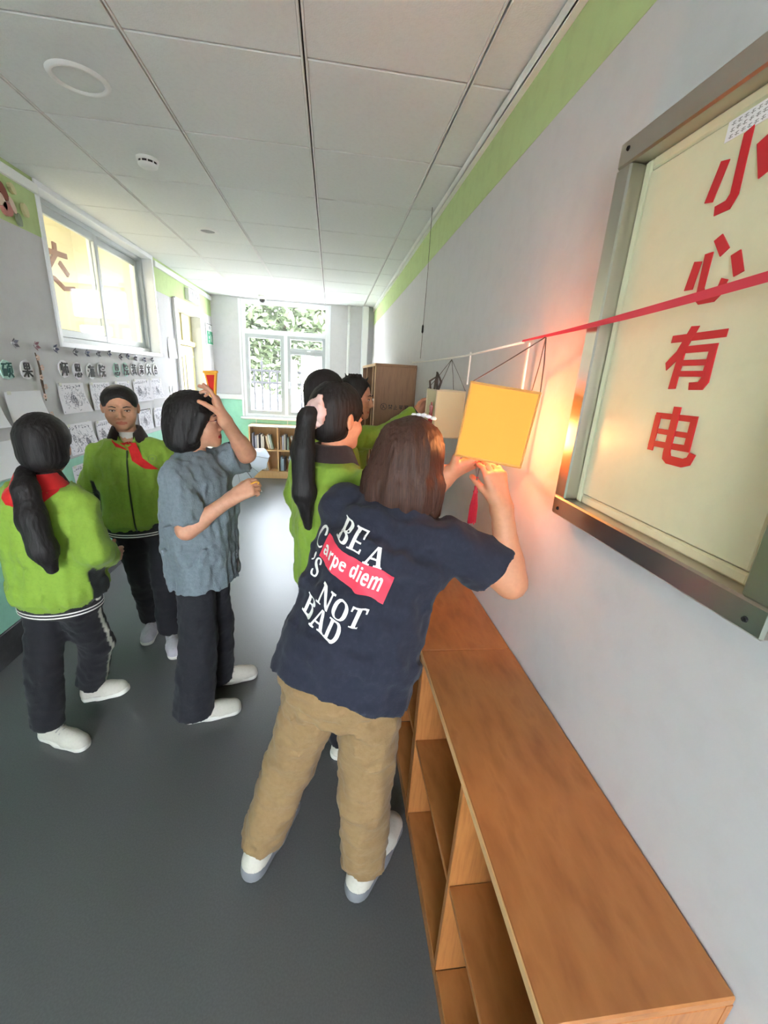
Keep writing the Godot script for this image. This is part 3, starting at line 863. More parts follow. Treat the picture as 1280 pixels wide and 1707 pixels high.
func build_umbrella() -> void:
	var t := base("umbrella", "open white umbrella lying on the floor near the bookshelf", "umbrella", Vector3(-1.25, 0.0, -6.25))
	var tilt := Basis(Vector3.BACK, 0.75) * Basis(Vector3.RIGHT, -0.5)
	var c := Vector3(0.02, 0.3, 0.05)
	var s := begin(true)
	var R0 := 0.43
	var seg := 8
	var at := func(i: float, r: float) -> Vector3:
		var a := TAU * i / seg
		var sag := 0.06 * r * r * (1.0 - absf(cos(PI * i)))
		var y := 0.2 * cos(r * 1.35) - sag
		var rr := R0 * sin(r * 1.35) / sin(1.35) * (1.0 - 0.05 * r * absf(sin(PI * i)))
		return c + tilt * Vector3(cos(a) * rr, y, sin(a) * rr)
	var sub := 4
	for i in seg * sub:
		for j in 8:
			var v := [at.call(i / float(sub), j / 8.0), at.call((i + 1) / float(sub), j / 8.0), at.call((i + 1) / float(sub), (j + 1) / 8.0), at.call(i / float(sub), (j + 1) / 8.0)]
			if j == 0: v.remove_at(0)
			poly(s, v, v[1] - c)
	put("canopy", s, M.umbrella_cloth, t)
	for i in seg:
		s = begin()
		tube(s, [c + tilt * Vector3(0, 0.19, 0), at.call(i, 0.5) - tilt * Vector3(0, 0.004, 0), at.call(i, 1.0) - tilt * Vector3(0, 0.004, 0)], 0.0025, 5)
		put("rib", s, M.grey_plastic, t)
	s = begin(true)
	tube(s, [c + tilt * Vector3(0, 0.24, 0), c + tilt * Vector3(0, 0.0, 0), c + tilt * Vector3(0, -0.32, 0)], 0.005, 8)
	put("shaft", s, M.grey_plastic, t)
	s = begin(true)
	tube(s, [c + tilt * Vector3(0, -0.3, 0), c + tilt * Vector3(0, -0.34, 0), c + tilt * Vector3(0, -0.42, 0)], [0.009, 0.012, 0.01], 8)
	put("handle", s, M.white_paint, t)

# a square paper lantern hung from the line: shade, stick frame, cords, tassel
func lantern(t: Node3D, w: float, h: float, deep: float, shade: Material, stick: Material, cord_up: Vector3, lit: bool) -> void:
	var e := Vector3(w, 0, deep) * 0.5
	var s := begin()
	var cr := [Vector3(-e.x, 0, e.z), Vector3(e.x, 0, e.z), Vector3(e.x, 0, -e.z), Vector3(-e.x, 0, -e.z)]
	for k in 4:
		var a: Vector3 = cr[k]
		var b: Vector3 = cr[(k + 1) % 4]
		var out := ((a + b) * 0.5).normalized()
		# paper, two skins a little apart, bowing slightly between the sticks
		var nx := 8
		var ny := 8
		for i in nx:
			for j in ny:
				var q := []
				for z in [[0, 0], [1, 0], [1, 1], [0, 1]]:
					var fu: float = (i + z[0]) / float(nx)
					var fv: float = (j + z[1]) / float(ny)
					var p := a.lerp(b, fu) + Vector3.UP * (h * fv - h * 0.5)
					q.append(p - out * 0.006 * sin(PI * fu) * sin(PI * fv))
				poly(s, q, out)
	put("paper_shade", s, shade, t)
	for k in 4:
		var a: Vector3 = cr[k]
		var b: Vector3 = cr[(k + 1) % 4]
		for y in [-h * 0.5, h * 0.5]:
			s = begin()
			tube(s, [a + Vector3.UP * y, b + Vector3.UP * y], 0.004, 6)
			put("stick", s, stick, t)
		s = begin()
		tube(s, [a + Vector3.UP * -h * 0.5, a + Vector3.UP * h * 0.5], 0.0035, 6)
		put("stick", s, stick, t)
	for k in 4:
		s = begin()
		tube(s, [cr[k] + Vector3.UP * h * 0.5, (cr[k] + Vector3.UP * h * 0.5).lerp(cord_up, 0.5) + Vector3(0.002, 0, 0), cord_up], 0.0016, 5)
		put("hanging_cord", s, M.cord_dark, t)

func build_line() -> void:
	# white cord and pink ribbon running along the right wall at head height
	var x := 0.615
	var l := base("hanging_line", "white cord strung along the right wall carrying the lanterns", "cord", Vector3(x, 1.84, -2.2))
	var s := begin(true)
	tube(s, [Vector3(0, 0.0, -1.12), Vector3(0, -0.006, -0.45), Vector3(0, -0.004, 0.2), Vector3(0, 0.014, 0.82)], 0.0042, 8)
	put("cord", s, M.cord_white, l)
	for q in [[0.28, 0.13], [0.86, 0.2]]:
		s = begin()
		span(s, Vector3(-0.003, -q[1], q[0] - 0.005), Vector3(0.003, 0.01, q[0] + 0.005), 0.001)
		put("hanging_strip", s, M.cord_white, l)
	var rb := base("ribbon", "translucent pink ribbon stretched across the electric cupboard", "ribbon", Vector3(0.6, 1.855, -1.36))
	s = begin(true)
	var n := 30
	for k in n:
		var q := []
		for z in [[0, -1], [1, -1], [1, 1], [0, 1]]:
			var f: float = (k + z[0]) / float(n)
			var tw := 0.5 + 0.5 * sin(f * 6.0)
			var p := Vector3(-0.012 * f, 0.04 * f - 0.008 * sin(f * PI), 1.0 * f)
			q.append(p + Vector3(0.3 * tw, 1, 0).normalized() * z[1] * lerpf(0.003, 0.0075, minf(1.0, f * 2.0)))
		poly(s, q, Vector3.LEFT)
	put("band", s, M.ribbon, rb)
	# dark wire with a small weight by the cabinet
	var w := base("hanging_wire", "thin dark wire with a small weight hanging from the ceiling by the right wall", "wire", Vector3(0.615, 1.86, -3.04))
	s = begin()
	tube(s, [Vector3(0, 0.9, 0), Vector3(0.004, 0.5, 0.0), Vector3(0, 0.0, 0)], 0.0016, 5)
	put("wire", s, M.cord_dark, w)
	s = begin(true)
	lathe(s, Vector3(0, 0.19, 0), [Vector2(0.0, 0.03), Vector2(0.006, 0.02), Vector2(0.007, -0.02), Vector2(0.0, -0.03)], 8)
	put("weight", s, M.iron, w)
	# the lit lantern being hung
	var a := base("lit_lantern", "glowing orange square paper lantern held up by the person in the navy shirt", "lantern", Vector3(0.486, 1.61, -1.21), -0.32)
	lantern(a, 0.185, 0.205, 0.17, M.paper_lit, M.stick_gold, Vector3(0.085, 0.255, -0.03), true)
	a.rotation.z = -0.1
	s = begin(true)
	lathe(s, Vector3(0, -0.03, 0), [Vector2(0.0, 0.024), Vector2(0.016, 0.014), Vector2(0.02, 0.0), Vector2(0.014, -0.016), Vector2(0.0, -0.022)], 12)
	put("bulb", s, M.bulb, a)
	var om := OmniLight3D.new()
	om.name = "lantern_light"
	om.light_color = rgb(255, 164, 100)
	om.light_energy = LANTERN_ENERGY
	om.light_size = 0.02
	om.omni_range = 12.0
	om.omni_attenuation = 2.0
	om.shadow_enabled = true
	om.position = Vector3(0, -0.03, 0)
	a.add_child(om)
	# red tassel
	var ts := base("tassel", "red silk tassel hanging below the glowing lantern", "tassel", Vector3(0.44, 1.40, -1.17))
	s = begin()
	tube(s, [Vector3(0.008, 0.105, -0.01), Vector3(0.0, 0.06, 0), Vector3(0, 0.02, 0)], 0.0014, 5)
	tube(s, [Vector3(-0.012, 0.1, 0.0), Vector3(-0.003, 0.05, 0), Vector3(0, 0.02, 0)], 0.0014, 5)
	put("cord", s, M.cord_dark, ts)
	s = begin(true)
	lathe(s, Vector3(0, 0.02, 0), [Vector2(0.0, 0.008), Vector2(0.006, 0.004), Vector2(0.005, -0.008), Vector2(0.008, -0.014), Vector2(0.006, -0.02)], 12)
	lathe(s, Vector3(0, 0.05, 0), [Vector2(0.0, 0.004), Vector2(0.004, 0.0), Vector2(0.0, -0.004)], 10)
	put("knot", s, M.tassel_red, ts)
	s = begin()
	rng.seed = 5
	for k in 46:
		var an := rng.randf() * TAU
		var r := sqrt(rng.randf()) * 0.011
		var d := Vector3(cos(an), 0, sin(an))
		tube(s, [Vector3(0, 0.005, 0) + d * r * 0.4, Vector3(0, -0.04, 0) + d * r, Vector3(0, -0.1 + rng.randf() * 0.014, 0) + d * r * 1.1], 0.0017, 4)
	put("fringe", s, M.tassel_red, ts)
	# the unlit lantern behind
	var b := base("pale_lantern", "unlit pale square lantern with red brush marks on the line behind the glowing one", "lantern", Vector3(0.57, 1.565, -2.11), 0.0)
	lantern(b, 0.14, 0.22, 0.21, M.paper_pale, M.stick_pale, Vector3(0.042, 0.262, -0.1), false)
	s = begin()
	strokes(s, [[.5, 1, .5, .8], [.2, .8, .8, .8], [.3, .65, .7, .65, .7, .5, .3, .5, .3, .65], [.1, .38, .9, .38], [.5, .5, .5, .05], [.2, .25, .8, .25]], Vector3(-0.066, -0.1, -0.05), Vector3(0, 0, 0.1), Vector3(0, 0.15, 0), 0.19, 0.003)
	put("red_character", s, M.red_vinyl, b)
	var kn := begin(true)
	for k in 3:
		tube(kn, [Vector3(-0.06 + 0.02 * k, 0.11, -0.08), Vector3(-0.07 + 0.03 * k, 0.15, -0.07), Vector3(-0.03, 0.175 + 0.01 * k, -0.09), Vector3(-0.02, 0.11, -0.1)], 0.006, 6)
	put("cord_bundle", kn, M.cord_dark, b)
func sketch(sd: int, w := 96, h := 72) -> ImageTexture:
	# flat print: a pencil drawing with a line of writing above and scribbled figures
	var im := Image.create(w, h, false, Image.FORMAT_RGB8)
	im.fill(Color8(238, 236, 242))
	var r := RandomNumberGenerator.new()
	r.seed = sd
	for k in 7:
		var x := 10 + k * 11
		for j in 6:
			im.fill_rect(Rect2i(x + r.randi() % 7, 5 + r.randi() % 8, 1 + r.randi() % 4, 1 + r.randi() % 2), Color8(96, 96, 116))
	for k in 130:
		var p := Vector2(r.randfn(w * 0.5, w * 0.24), r.randfn(h * 0.6, h * 0.2))
		var d := Vector2.from_angle(r.randf() * TAU)
		var g := 90 + r.randi() % 110
		for j in 3 + r.randi() % 9:
			p += d
			d = d.rotated(r.randf_range(-0.5, 0.5))
			if p.x > 2 and p.y > 2 and p.x < w - 3 and p.y < h - 3:
				im.set_pixel(int(p.x), int(p.y), Color8(g, g, g + 14))
	for k in 3:
		var cx := r.randi_range(18, w - 24)
		var cy := r.randi_range(30, h - 24)
		for yy in range(-9, 12):
			for xx in range(-6, 7):
				var q: float = xx * xx / 30.0 + yy * yy / 90.0
				if q < 1.0 and (q > 0.7 or r.randf() < 0.35):
					im.set_pixel(clampi(cx + xx, 1, w - 2), clampi(cy + yy, 1, h - 2), Color8(84, 84, 98))
	return ImageTexture.create_from_image(im)

# a sheet on the left wall, its lower corners lifting off; front printed
func sheet(called: String, label: String, z0: float, z1: float, y0: float, y1: float, print_mat: Material, group: String, curl := 0.035, border: Material = null) -> void:
	var t := base(called, label, "drawing" if called == "drawing" else "paper", Vector3(L + 0.002, y0, (z0 + z1) * 0.5), 0.0, group)
	var s := begin(true)
	var w := z1 - z0
	var h := y1 - y0
	var n := 8
	var pt := func(i: int, j: int, back: float) -> Vector3:
		var u := i / float(n)
		var v := j / float(n)
		var lift := 0.004 + curl * pow(1.0 - v, 2.0) * (0.35 + 0.65 * u) + curl * 0.25 * pow(u, 3.0)
		return Vector3(lift - back, v * h, w * 0.5 - u * w)
	for side in 2:
		for i in n:
			for j in n:
				var q := [[i, j], [i + 1, j], [i + 1, j + 1], [i, j + 1]]
				if side: q.reverse()
				for tri in [[0, 2, 1], [0, 3, 2]]:
					for k in tri:
						var c: Array = q[k]
						s.set_uv(Vector2(c[0] / float(n), 1.0 - c[1] / float(n)))
						s.add_vertex(pt.call(c[0], c[1], 0.0006 * side))
	put("sheet", s, print_mat, t)
	for k in 2:
		var tp := begin()
		box(tp, Vector3(0.009, h - 0.006, (0.5 - k) * w * 0.8), Vector3(0.002, 0.02, 0.03), 0.0004)
		put("tape", tp, M.tape, t)
	if border:
		frame(t, "border", Vector3(0.009, h * 0.5, 0), w, h, 0.008, 0.004, border, PI / 2)

func build_wall_display() -> void:
	var kinds := []
	for k in 4:
		var m := mat("drawing_%d" % k, Color.WHITE, 0.85)
		m.albedo_texture = sketch(40 + k)
		m.texture_repeat = false
		kinds.append(m)
	var g := "children's drawings on the left wall"
	var list := [
		["pencil drawing with a dark figure, first in the upper row", -3.47, -3.18, 1.348, 1.552, 0, 0.045],
		["pencil drawing behind the boy's head, second in the upper row", -3.855, -3.575, 1.345, 1.548, 1, 0.04],
		["drawing with pale mint lettering, third in the upper row", -4.24, -3.955, 1.35, 1.55, 2, 0.02],
		["faint drawing fourth in the upper row above a framed sheet", -4.665, -4.315, 1.36, 1.564, 3, 0.03],
		["faint drawing last in the upper row nearest the door", -4.985, -4.70, 1.366, 1.567, 1, 0.03],
		["pencil drawing with crowded figures, first in the second row", -3.50, -3.19, 1.055, 1.27, 2, 0.05],
		["drawing in the second row half hidden by the boy", -3.84, -3.575, 1.05, 1.255, 3, 0.04],
		["dark bordered drawing in the second row right of the boy", -4.62, -4.33, 1.08, 1.28, 0, 0.02],
		["last drawing in the second row nearest the door", -4.975, -4.71, 1.08, 1.27, 2, 0.02],
		["lowest drawing of a child with dark hair, beside the boy's sleeve", -3.45, -3.187, 0.79, 0.975, 3, 0.04]]
	for q in list:
		sheet("drawing", q[0], q[1], q[2], q[3], q[4], kinds[q[5]], g, q[6], M.ink if "bordered" in q[0] else null)
	sheet("blank_paper", "large blank white sheet curling off the wall above the ponytailed girl", -2.975, -2.69, 1.31, 1.515, M.paper, "blank sheets on the left wall", 0.06)
	sheet("blank_paper", "blank white sheet at the left edge beside the ponytailed girl's head", -2.68, -2.42, 1.05, 1.25, M.paper, "blank sheets on the left wall", 0.05)
	sheet("blank_paper", "blank white sheet at the very left edge above another", -2.62, -2.36, 1.33, 1.5, M.paper, "blank sheets on the left wall", 0.04)
	sheet("notice_paper", "plain white notice taped beside the cream door", -5.56, -5.31, 1.79, 2.01, M.paper, "", 0.01)
	# cut-out brush characters: white card behind dark strokes
	var shuo := [[.0, .9, .45, .9], [.22, .9, .05, .5], [.1, .55, .1, .15, .38, .15, .38, .55, .1, .55], [.5, .95, 1, .95], [.75, .95, .68, .8], [.56, .75, .56, .3], [.56, .75, .94, .75, .94, .3], [.75, .65, .72, .3, .5, .02], [.8, .3, 1, .02]]
	var guo := [[.25, .95, .25, .55], [.25, .95, .75, .95, .75, .55], [.25, .75, .75, .75], [.25, .56, .75, .56], [.0, .4, 1, .4], [.5, .95, .5, .0], [.48, .4, .05, .05], [.52, .4, .95, .05]]
	var shi := [[.1, .9, .1, .4], [.3, 1, .28, .3, .1, .0], [.4, .9, 1, .9], [.5, .65, .5, .2], [.5, .65, .92, .65, .92, .2], [.7, .9, .7, .0]]
	var en := [[.2, 1, .2, .5], [.2, 1, .8, 1, .8, .5], [.2, .5, .8, .5], [.2, .76, .8, .76], [.5, .95, .3, .55], [.5, .8, .7, .55], [.1, .3, .02, .08], [.3, .32, .35, .05, .8, .05, .85, .2], [.5, .35, .58, .2], [.85, .35, .98, .18]]
	var hai := [[.1, .9, .2, .8], [.0, .6, .12, .5], [.0, .05, .2, .35], [.45, 1, .3, .75], [.4, .85, 1, .85], [.45, .7, .38, .1, .9, .1, .88, .7, .45, .7], [.25, .4, 1, .4]]
	var yuan := [[.05, 1, .05, 0], [.05, 1, .3, .95, .15, .65, .3, .4, .1, .4], [.65, 1, .65, .88], [.4, .7, .4, .85, 1, .85, .95, .7], [.5, .62, .9, .62], [.38, .42, 1, .42], [.6, .42, .55, .15, .35, .0], [.78, .42, .78, .05, 1, .05, 1, .2]]
	var wo := [[.4, 1, .1, .88], [.0, .65, 1, .65], [.3, .9, .3, .05, .15, .12], [.05, .3, .45, .45], [.6, 1, .65, .5, .95, .0, 1, .2], [.9, .5, .5, .1], [.8, .95, .92, .82]]
	var qin := [[.5, 1, .5, .9], [.1, .88, .9, .88], [.3, .85, .38, .7], [.7, .85, .62, .7], [.05, .66, .95, .66], [.1, .42, .9, .42], [.5, .66, .5, .0], [.3, .35, .1, .1], [.7, .35, .9, .1]]
	var wen := [[.5, 1, .55, .88], [.05, .78, .95, .78], [.7, .78, .5, .3, .05, .0], [.3, .78, .5, .35, .98, .0]]
	var tai := [[.5, 1, .2, .62, .75, .68], [.65, .85, .85, .6], [.22, .45, .22, .02], [.22, .45, .78, .45, .78, .02], [.22, .06, .78, .06]]
	var head := [[shuo, -2.745, 1.635, 0.09, "teal"], [guo, -2.91, 1.637, 0.095, ""], [shi, -3.285, 1.647, 0.1, ""], [en, -3.446, 1.635, 0.1, ""], [hai, -3.622, 1.632, 0.1, ""], [yuan, -3.784, 1.638, 0.1, ""], [en, -4.034, 1.645, 0.1, "mint"], [yuan, -4.20, 1.65, 0.1, "mint"], [wo, -4.362, 1.655, 0.1, ""], [qin, -4.53, 1.652, 0.1, ""], [wen, -4.695, 1.654, 0.1, ""], [tai, -4.87, 1.655, 0.1, ""]]
	var words := ["first", "second", "third", "fourth", "fifth", "sixth", "seventh", "eighth", "ninth", "tenth", "eleventh", "twelfth"]
	rng.seed = 3
	for k in head.size():
		var q: Array = head[k]
		var sz: float = q[3]
		var col: String = {"teal": "teal character on pale green card", "mint": "dark character on mint card", "": "black character on white card"}[q[4]]
		var t := base("cut_out_character", "%s, %s in the heading on the left wall" % [col, words[k]], "character", Vector3(L + 0.002, q[2] - sz * 0.55, q[1]), 0.0, "cut-out heading characters")
		var s := begin()
		var out := []
		for j in 14:
			var a := TAU * j / 14.0
			var rr := sz * (0.56 + 0.07 * rng.randf())
			out.append(Vector2(cos(a) * rr * 0.95, sz * 0.55 + sin(a) * rr))
		plate(s, out, Vector3.ZERO, Vector3(0, 0, -1), Vector3.UP, 0.008)
		put("card", s, M.mint_paper if q[4] else M.paper, t)
		s = begin()
		strokes(s, q[0], Vector3(0.008, sz * 0.1, sz * 0.45), Vector3(0, 0, -sz * 0.9), Vector3(0, sz * 0.9, 0), 0.11, 0.003)
		put("stroke", s, M.teal_ink if q[4] == "teal" else M.ink, t)
	# row of small paper flowers under the window
	var fl := [[-2.837, 1.784], [-3.023, 1.782], [-3.211, 1.775], [-3.433, 1.763], [-3.587, 1.762], [-3.749, 1.764], [-3.922, 1.777], [-4.11, 1.757], [-4.248, 1.765], [-4.403, 1.755], [-4.598, 1.748], [-4.787, 1.751]]
	var fc := [M.flower_grey, M.flower_rose, M.flower_blue]
	var fn := ["grey", "rose", "blue grey"]
	for k in fl.size():
		var c: int = [0, 1, 2, 0, 2, 0, 2, 0, 2, 0, 2, 0][k]
		var t := base("paper_flower", "small %s paper flower, %s in the row below the high window" % [fn[c], words[k]], "flower", Vector3(L + 0.004, fl[k][1], fl[k][0]), 0.0, "paper flowers under the high window")
		for j in 5:
			var a := TAU * j / 5.0 + k
			var s := begin(true)
			var d := Vector3(0, sin(a), cos(a))
			var sd := d.cross(Vector3.RIGHT)
			poly(s, [d * 0.004, d * 0.018 + sd * 0.011 + Vector3(0.014, 0, 0), d * 0.032 + Vector3(0.022, 0, 0), d * 0.018 - sd * 0.011 + Vector3(0.014, 0, 0)], Vector3.RIGHT)
			put("petal", s, fc[c], t)
		var ct := begin(true)
		lathe(ct, Vector3.ZERO, [Vector2(0.008, 0.0), Vector2(0.007, 0.01), Vector2(0.0, 0.014)], 8, Basis(Vector3.BACK, -PI / 2))
		put("centre", ct, M.paper, t)
	# branches with blossoms
	for k in 2:
		var z: float = [-3.02, -3.03][k]
		var y0: float = [1.448, 1.28][k]
		var y1: float = [1.74, 1.39][k]
		var t := base("blossom_branch", ["long brown twig with pale blossoms between the heading characters", "short brown twig with pale blossoms beside the blank sheet"][k], "twig", Vector3(L + 0.004, y0, z), 0.0, "blossom twigs on the left wall")
		var s := begin(true)
		tube(s, [Vector3(0.006, 0, -0.012), Vector3(0.012, (y1 - y0) * 0.4, 0.004), Vector3(0.01, (y1 - y0) * 0.7, -0.004), Vector3(0.006, y1 - y0, 0.008)], [0.003, 0.007, 0.006, 0.003], 6)
		put("twig", s, M.bark, t)
		for j in range([5, 2][k]):
			var f: float = (j + 0.5) / [5.0, 2.0][k]
			s = begin(true)
			for p in 5:
				var a: float = TAU * p / 5.0 + j
				var d := Vector3(0, sin(a), cos(a)) * 0.012
				box(s, Vector3(0.02, (y1 - y0) * f, -0.012 if j % 2 else 0.012) + d, Vector3(0.004, 0.012, 0.012), 0.004)
			put("blossom", s, M.blossom, t)
	# wooden cut-outs on the green band at the upper left: a basket of pink petals and slips
	var deco := [["leaf_cut_out", "brown leaf cut-out on the green band at the upper left", M.leaf_brown, -2.985, 2.585, .05, .028, 0.6], ["petal_cut_out", "pale pink petal cut-out on the green band, left of two", M.blossom, -2.97, 2.53, .042, .02, 0.5], ["petal_cut_out", "pale pink petal cut-out on the green band, right of two", M.blossom, -3.045, 2.535, .042, .02, 0.5], ["flower_cut_out", "rose pink flower cut-out below the pink petals", M.flower_pink, -3.0, 2.5, .035, .04, 0.0], ["slip_cut_out", "cream slip cut-out on the green band under the ceiling trim", M.slip, -3.075, 2.625, .03, .018, 0.7], ["slip_cut_out", "cream slip cut-out on the green band next to the high window", M.slip, -3.16, 2.545, .036, .022, 0.4], ["slip_cut_out", "grey green slip cut-out at the lower edge of the green band", M.slip_grey, -3.09, 2.475, .034, .016, 0.2]]
	for q in deco:
		var t := base(q[0], q[1], "cut-out", Vector3(L + 0.003, q[4], q[3]), 0.0, "wall cut-outs on the green band")
		var s := begin()
		var out := []
		for j in 12:
			var a := TAU * j / 12.0
			out.append(Vector2(cos(a) * q[6], sin(a) * q[5]).rotated(q[7]))
		plate(s, out, Vector3.ZERO, Vector3(0, 0, -1), Vector3.UP, 0.018)
		put("card", s, q[2], t)
	# two L shaped letters beside the door
	for k in 2:
		var t := base("letter", "%s outlined letter L beside the notice by the door" % ["first", "second"][k], "letter", Vector3(L + 0.002, 1.4, -5.23 - 0.09 * k), 0.0, "outlined letters by the door")
		var s := begin()
		strokes(s, [[.2, 1, .2, .1, .8, .1]], Vector3.ZERO, Vector3(0, 0, -0.07), Vector3(0, 0.08, 0), 0.2, 0.004)
		put("stroke", s, M.paper, t)
# ------------------------------------------------------------------ bodies and clothes
# A signed field on a grid: limbs and folds are blended into it and it is meshed as surface nets.
class Field:
	var o: Vector3
	var h: float
	var nx: int
	var ny: int
	var nz: int
	var d := PackedFloat32Array()

	func _init(lo: Vector3, hi: Vector3, cell: float) -> void:
		h = cell
		o = lo
		nx = int((hi.x - lo.x) / cell) + 2
		ny = int((hi.y - lo.y) / cell) + 2
		nz = int((hi.z - lo.z) / cell) + 2
		d.resize(nx * ny * nz)
		d.fill(0.5)

	func reach(lo: Vector3, hi: Vector3) -> Array:
		var a := ((lo - o) / h).floor()
		var b := ((hi - o) / h).ceil()
		return [maxi(0, int(a.x)), maxi(0, int(a.y)), maxi(0, int(a.z)), mini(nx - 1, int(b.x)), mini(ny - 1, int(b.y)), mini(nz - 1, int(b.z))]

	# tapered capsule; squashed by fs along fd
	func cap(a: Vector3, b: Vector3, ra: float, rb: float, k := 0.02, fd := Vector3.UP, fs := 1.0) -> void:
		var m := maxf(ra, rb) + 3.0 * h + k
		var mv := Vector3(m, m, m)
		var q := reach(a.min(b) - mv, a.max(b) + mv)
		var g := 1.0 / fs - 1.0
		var ab := b - a
		ab += fd * (ab.dot(fd) * g)
		var il := 1.0 / maxf(ab.length_squared(), 1e-9)
		var sc := lerpf(fs, 1.0, 0.4)
		var dr := rb - ra
		for z in range(q[2], q[5] + 1):
			for y in range(q[1], q[4] + 1):
				var at: int = (z * ny + y) * nx + int(q[0])
				var p := o + Vector3(q[0], y, z) * h - a
				for x in range(q[0], q[3] + 1):
					var w := p
					if g > 0.0:
						w += fd * (p.dot(fd) * g)
					var t := clampf(w.dot(ab) * il, 0.0, 1.0)
					var v := ((w - ab * t).length() - ra - dr * t) * sc
					var e := d[at]
					var s := k - absf(v - e)
					if s > 0.0:
						d[at] = minf(v, e) - s * s / (4.0 * k)
					elif v < e:
						d[at] = v
					at += 1
					p.x += h

	# ellipsoid with half axes r along the columns of b; cuts away instead when sub is set
	func ell(c: Vector3, r: Vector3, b := Basis(), k := 0.01, sub := false) -> void:
		var m := maxf(r.x, maxf(r.y, r.z)) + 3.0 * h + k
		var mv := Vector3(m, m, m)
		var q := reach(c - mv, c + mv)
		var inv := b.transposed()
		var ir := Vector3.ONE / r
		for z in range(q[2], q[5] + 1):
			for y in range(q[1], q[4] + 1):
				var at: int = (z * ny + y) * nx + int(q[0])
				for x in range(q[0], q[3] + 1):
					var w := inv * (o + Vector3(x, y, z) * h - c) * ir
					var k0 := w.length()
					var k1 := (w * ir).length()
					var v := k0 * (k0 - 1.0) / maxf(k1, 1e-6)
					var e := d[at]
					if sub:
						v = -v
						var s := k - absf(v - e)
						d[at] = maxf(v, e) + (s * s / (4.0 * k) if s > 0.0 else 0.0)
					else:
						var s := k - absf(v - e)
						if s > 0.0:
							d[at] = minf(v, e) - s * s / (4.0 * k)
						elif v < e:
							d[at] = v
					at += 1

	# rings: [centre, direction to the side, half width, half depth]; closed flat at both ends
	func loft(rings: Array, k := 0.02) -> void:
		for i in rings.size() - 1:
			var c0: Vector3 = rings[i][0]
			var c1: Vector3 = rings[i + 1][0]
			var a0: float = rings[i][2]
			var a1: float = rings[i + 1][2]
			var b0: float = rings[i][3]
			var b1: float = rings[i + 1][3]
			var ab := c1 - c0
			var ln := ab.length()
			var dir := ab / ln
			var u: Vector3 = rings[i][1] + rings[i + 1][1]
			u = (u - dir * u.dot(dir)).normalized()
			var f := dir.cross(u)
			var m := maxf(maxf(a0, a1), maxf(b0, b1)) + 3.0 * h + k
			var mv := Vector3(m, m, m)
			var q := reach(c0.min(c1) - mv, c0.max(c1) + mv)
			var e0 := 0.0 if i == 0 else 0.02
			var e1 := 0.0 if i == rings.size() - 2 else 0.02
			for z in range(q[2], q[5] + 1):
				for y in range(q[1], q[4] + 1):
					var at: int = (z * ny + y) * nx + int(q[0])
					var p := o + Vector3(q[0], y, z) * h - c0
					for x in range(q[0], q[3] + 1):
						var s := p.dot(dir)
						if s > -0.05 and s < ln + 0.05:
							var t := clampf(s / ln, 0.0, 1.0)
							var A := a0 + (a1 - a0) * t
							var B := b0 + (b1 - b0) * t
							var uu := p.dot(u) / A
							var ww := p.dot(f) / B
							var r := sqrt(uu * uu + ww * ww)
							var gr := sqrt(uu * uu / (A * A) + ww * ww / (B * B))
							var v := r * (r - 1.0) / maxf(gr, 1e-5)
							v = maxf(v, maxf(-s - e0, s - ln - e1))
							var e := d[at]
							var sm := k - absf(v - e)
							if sm > 0.0:
								d[at] = minf(v, e) - sm * sm / (4.0 * k)
							elif v < e:
								d[at] = v
						at += 1
						p.x += h

	# keep what lies on the side against n, within reach r of c
	func cut(c: Vector3, n: Vector3, r := 10.0) -> void:
		var rv := Vector3(r, r, r)
		var q := reach(c - rv, c + rv)
		for z in range(q[2], q[5] + 1):
			for y in range(q[1], q[4] + 1):
				var at: int = (z * ny + y) * nx + int(q[0])
				var s := (o + Vector3(q[0], y, z) * h - c).dot(n)
				for x in range(q[0], q[3] + 1):
					if s > d[at]:
						d[at] = s
					at += 1
					s += n.x * h

	# folds: noise stretched by sc (metres to noise units) pushes the surface by amp
	func ruffle(f: FastNoiseLite, sc: Vector3, amp: float) -> void:
		var lim := amp + 3.0 * h
		var at := 0
		for z in nz:
			for y in ny:
				for x in nx:
					if absf(d[at]) < lim:
						d[at] += amp * f.get_noise_3d((o.x + x * h) * sc.x, (o.y + y * h) * sc.y, (o.z + z * h) * sc.z)
					at += 1

	func val(p: Vector3) -> float:
		var q := (p - o) / h
		var i := clampi(int(q.x), 0, nx - 2)
		var j := clampi(int(q.y), 0, ny - 2)
		var k := clampi(int(q.z), 0, nz - 2)
		var t := (q - Vector3(i, j, k)).clamp(Vector3.ZERO, Vector3.ONE)
		var a := (k * ny + j) * nx + i
		var b := a + nx * ny
		var c0 := lerpf(lerpf(d[a], d[a + 1], t.x), lerpf(d[a + nx], d[a + nx + 1], t.x), t.y)
		var c1 := lerpf(lerpf(d[b], d[b + 1], t.x), lerpf(d[b + nx], d[b + nx + 1], t.x), t.y)
		var top := Vector3(nx - 1, ny - 1, nz - 1)
		return lerpf(c0, c1, t.z) + (q - q.clamp(Vector3.ZERO, top)).length() * h

	# first surface met from p along n, then lifted off by up
	func land(p: Vector3, n: Vector3, up := 0.002) -> Vector3:
		var t := 0.0
		while t < 0.6:
			var v := val(p + n * t)
			if v < 0.0005:
				return p + n * (t - up)
			t += clampf(v * 0.6, 0.0008, 0.02)
		return Vector3.INF

